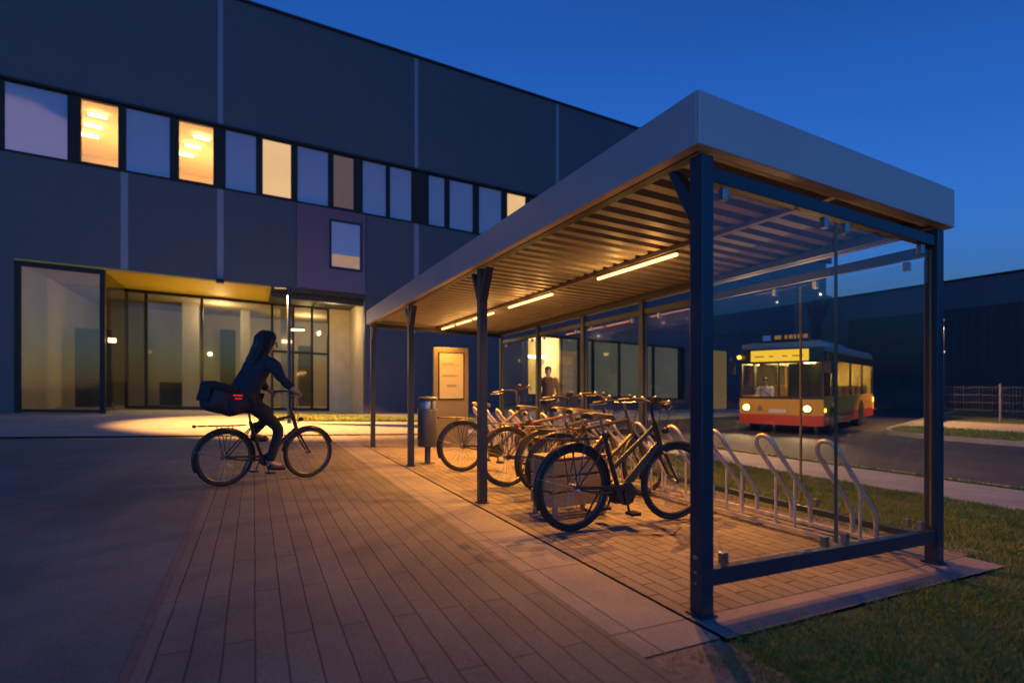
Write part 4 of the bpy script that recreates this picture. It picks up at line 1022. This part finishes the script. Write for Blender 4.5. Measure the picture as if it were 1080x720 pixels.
# front: curved lower mask
def curved(z0, z1, mat, nm, inset=0, bow=.16, y=W2, thick=.05, x0=-.02):
    b = MB(); n = 12; vs = []
    for i in range(n+1):
        yy = -y + 2*y*i/n; xx = x0 + bow*(1-(yy/W2)**2) - inset
        vs += [(xx, yy, z0), (xx, yy, z1), (xx-thick, yy, z1), (xx-thick, yy, z0)]
    fs = []
    for i in range(n):
        for j in range(4): fs.append((i*4+j, i*4+(j+1)%4, i*4+4+(j+1)%4, i*4+4+j))
    fs += [(0,1,2,3), tuple(n*4+j for j in range(4))]
    b.add(vs, fs); return bb(b, nm, mat, smooth=True)
curved(.62, 1.12, M['busyellow'], 'front_panel'); curved(.30, .617, M['busred'], 'front_bumper', inset=-.02)
curved(1.123, 1.20, M['busdark'], 'windscreen_sill'); curved(2.26, 2.75, M['busdark'], 'display_surround', inset=.02)
curved(2.753, 2.93, M['buswhite'], 'front_cap', inset=.07, y=W2-.05)
curved(1.203, 2.257, M['winglass'], 'windscreen', inset=.02, y=W2-.1, thick=.01)
b = MB(); 
for y in (-W2+.03, W2-.03): b.box(-.12, -.04, y-.035, y+.035, 1.2, 2.26)
b.box(.05, .09, -.02, .02, 1.2, 2.26); bb(b, 'screen_pillar', M['busdark'])
b = MB(); vs = []
curved(2.33, 2.69, M['dest'], 'destination_display', inset=-.004, y=.86, thick=.02)
b = MB()
for y, w in ((.62,.10),(.46,.04),(.2,.07),(-.2,.06),(-.5,.07),(-.64,.06)): b.box(.10+.055*(1-(y/.8)**2)-.02, .165, y-w, y+w, 2.47, 2.51)
bb(b, 'display_text', M['signorange'])
bx = MB(); bx.box(-.3, .02, -.55, .9, 2.975, 3.20); ub = bb(bx, 'roof_display', M['busdark'])
b = MB(); b.box(.0205, .024, -.9+.1, -.55, 3.0, 3.18) if False else b.box(.0205, .024, -.50, -.25, 3.01, 3.18); bb(b, 'number_display', M['signblue'], ub)
b = MB()
for y0, y1 in ((-.14, .06), (.16, .24), (.28, .40), (.43, .50), (.54, .68), (.71, .82)): b.box(.0205, .024, y0, y1, 3.04, 3.16)
bb(b, 'text_display', M['signorange'], ub)
for y in (-1.0, .82):
    b = MB(); b.cyl((.04, y, .83), (.105, y, .83), .10, 16); h = bb(b, 'headlight', M['head'], smooth=True)
    b = MB(); b.ring((0,0,0), .13, .018, 20, 6); b.xform(Matrix.Translation((.08, y, .83)) @ Matrix.Rotation(R(90), 4, 'Z')); bb(b, 'bezel', M['busdark'], h, smooth=True)
for y in (-1.0, .82):
    L = bpy.data.lights.new('headlight_beam', 'SPOT'); L.energy = 260; L.color = (1,.62,.28); L.spot_size = R(80); L.spot_blend = .8; L.shadow_soft_size = .02
    o = bpy.data.objects.new('headlight_beam', L); COL.objects.link(o); o.parent = bus; o.location = (.16, y, .83)
    o.rotation_euler = Vector((1, 0, -.16)).to_track_quat('-Z', 'Y').to_euler()
b = MB(); b.cyl((-.18, W2, .78), (-.18, W2+.02, .78), .06, 12); bb(b, 'indicator', M['amber'])
b = MB(); b.cyl((.06, -W2+.02, 2.5), (.10, -W2+.02, 2.5), .06, 12); bb(b, 'marker_lamp', M['amber'])
for nm, z, mt in (('rear_indicator', .98, M['amber']), ('tail_lamp', .70, M['tail'])):
    for y in (W2-.09, -W2+.09):
        b = MB(); b.box(-LEN-.03, -LEN+.09, y-.1 if y < 0 else y-.06, y+.06 if y < 0 else y+.105, z-.11, z+.11); bb(b, nm, mt, bevel=.02)
b = MB(); b.box(.15, .158, -.28, .24, .68, .80); bb(b, 'number_plate', M['plate'])
b = MB(); b.cyl((.148, -.55, .82), (.156, -.55, .82), .075, 16); bb(b, 'badge', M['steel'])
for y in (-.5, .5):
    b = MB(); b.tube([(.15, y*.3, 1.16), (.17, y*1.3, 1.55)], .012, 5); bb(b, 'wiper', M['busdark'])
for sg in (-1, 1):
    b = MB(); b.tube([(-.02, sg*1.22, 2.55), (.25, sg*1.42, 2.5), (.25, sg*1.42, 2.3)], .02, 6); m_ = bb(b, 'mirror_arm', M['busdark'], smooth=True)
    b = MB(); b.box(.19, .30, sg*1.42-.11, sg*1.42+.11, 1.92, 2.32); bb(b, 'mirror', M['busdark'], m_, bevel=.02)
# rear wall, floor, interior
b = MB(); b.box(-LEN-.02, -LEN+.02, -W2+.042, W2-.042, .36, 2.62); bb(b, 'rear_wall', M['busyellow'])
b = MB(); b.box(-LEN+.03, -.15, -W2+.06, W2-.06, .40, .46); b.box(-LEN+.03, -LEN+.06, -W2+.06, W2-.06, .46, 2.6); bb(b, 'cabin', M['busint'])
b = MB(); b.box(-LEN+.3, -.6, -W2+.06, W2-.06, 2.54, 2.6); bb(b, 'cabin_ceiling', M['busint'])
for y in (-.75, .75):
    b = MB(); b.box(-LEN+.4, -.9, y-.07, y+.07, 2.50, 2.535); bb(b, 'cabin_lamp', M['buslight'])
for i in range(5):
    for y in (-.8, .8):
        x = -2.6 - i*1.0
        b = MB(); b.box(x-.45, x, y-.4, y+.4, .46, .95); b.box(x-.45, x-.36, y-.4, y+.4, .95, 1.55); bb(b, 'seat', M['seat'], bevel=.03)
b = MB()
for x in (-2.0, -3.6, -5.4):
    for y in (-.38, .38): b.cyl((x, y, .46), (x, y, 2.54), .018, 6)
bb(b, 'grab_pole', M['busyellow'])
b = MB(); b.box(-1.35, -1.3, -.1, W2-.1, .46, 2.3); b.box(-.75, -.3, -.9, 1.1, .46, 1.15); bb(b, 'dashboard', M['busdark'])
for x in (-1.25, -5.6):
    for sg in (-1, 1):
        w = MB(); y = sg*(W2-.16); w.cyl((x, y-.13, .44), (x, y+.13, .44), .44, 28); wh = bb(w, 'wheel', M['rubber'], smooth=True)
        w = MB(); yy = sg*(W2-.028); w.cyl((x, yy, .44), (x, yy+sg*.004, .44), .26, 20); bb(w, 'rim', M['bikegrey'], wh)
    b = MB(); b.box(x-.56, x+.56, -W2+.05, W2-.05, .98, 1.02); bb(b, 'wheel_arch', M['busdark'])
dv = standing('person', 'bus driver in a white shirt seated behind the windscreen', (0,0,0), 0, M['shirt'], M['trouser'], sit=True)
wl = Matrix.Translation(bus.location) @ Matrix.Rotation(BH, 4, 'Z') @ Vector((-1.0, -.75, .05))
dv.location = wl; dv.rotation_euler = (0, 0, BH)

# ------------------------------------------------------------------ sky, sun, camera
w = bpy.data.worlds.new('World'); scene.world = w; w.use_nodes = True
nt = w.node_tree; nt.nodes.clear()
out = nt.nodes.new('ShaderNodeOutputWorld'); bgn = nt.nodes.new('ShaderNodeBackground')
sky = nt.nodes.new('ShaderNodeTexSky'); sky.sky_type = 'NISHITA'; sky.sun_disc = False
SUN_EL, SUN_AZ = R(-2.0), R(200)     # just below the horizon, behind the camera
sky.sun_elevation = SUN_EL; sky.sun_rotation = SUN_AZ; sky.ozone_density = 4.0; sky.air_density = 1.0; sky.dust_density = .6
mix = nt.nodes.new('ShaderNodeMix'); mix.data_type = 'RGBA'; mix.blend_type = 'MULTIPLY'; mix.inputs['Factor'].default_value = 1
mix.inputs[7].default_value = (.74, 3.05, 3.3, 1)
nt.links.new(sky.outputs[0], mix.inputs[6]); 
tcw = nt.nodes.new('ShaderNodeTexCoord'); spw = nt.nodes.new('ShaderNodeSeparateXYZ'); nt.links.new(tcw.outputs['Generated'], spw.inputs[0])
mrw = nt.nodes.new('ShaderNodeMapRange'); mrw.inputs['From Min'].default_value = .02; mrw.inputs['From Max'].default_value = .55
mrw.inputs['To Min'].default_value = 1.75; mrw.inputs['To Max'].default_value = .88; nt.links.new(spw.outputs['Z'], mrw.inputs['Value'])
vmw = nt.nodes.new('ShaderNodeVectorMath'); vmw.operation = 'SCALE'; nt.links.new(mix.outputs[2], vmw.inputs[0]); nt.links.new(mrw.outputs[0], vmw.inputs['Scale'])
nt.links.new(vmw.outputs[0], bgn.inputs['Color'])
bgn.inputs['Strength'].default_value = 1.0
nt.links.new(bgn.outputs[0], out.inputs['Surface'])
Ls = bpy.data.lights.new('sun', 'SUN'); Ls.energy = .12; Ls.angle = R(25); Ls.color = (1, .66, .56)
so = bpy.data.objects.new('sun', Ls); COL.objects.link(so); so.rotation_euler = (R(80), 0, R(-20))

cam = bpy.data.cameras.new('camera'); co = bpy.data.objects.new('camera', cam); COL.objects.link(co)
co.location = (-2.016, -1.906, 1.15); co.rotation_euler = (R(90), 0, -math.atan2(.446, .895))
cam.sensor_width = 36; cam.lens = 36*546/1080; cam.shift_y = 47/1080; cam.clip_end = 2000; cam.clip_start = .05
cam.dof.use_dof = True; cam.dof.focus_distance = 4.6; cam.dof.aperture_fstop = 1.0
scene.camera = co
vs_ = scene.view_settings; vs_.view_transform = 'Standard'; vs_.look = 'None'; vs_.exposure = 0; vs_.gamma = 1; vs_.use_curve_mapping = False
scene.render.engine = 'CYCLES'
c = scene.cycles; c.use_denoising = True; c.max_bounces = 8; c.transparent_max_bounces = 16; c.glossy_bounces = 3; c.diffuse_bounces = 3; c.caustics_reflective = False; c.caustics_refractive = False; c.sample_clamp_indirect = 3; c.use_light_tree = True
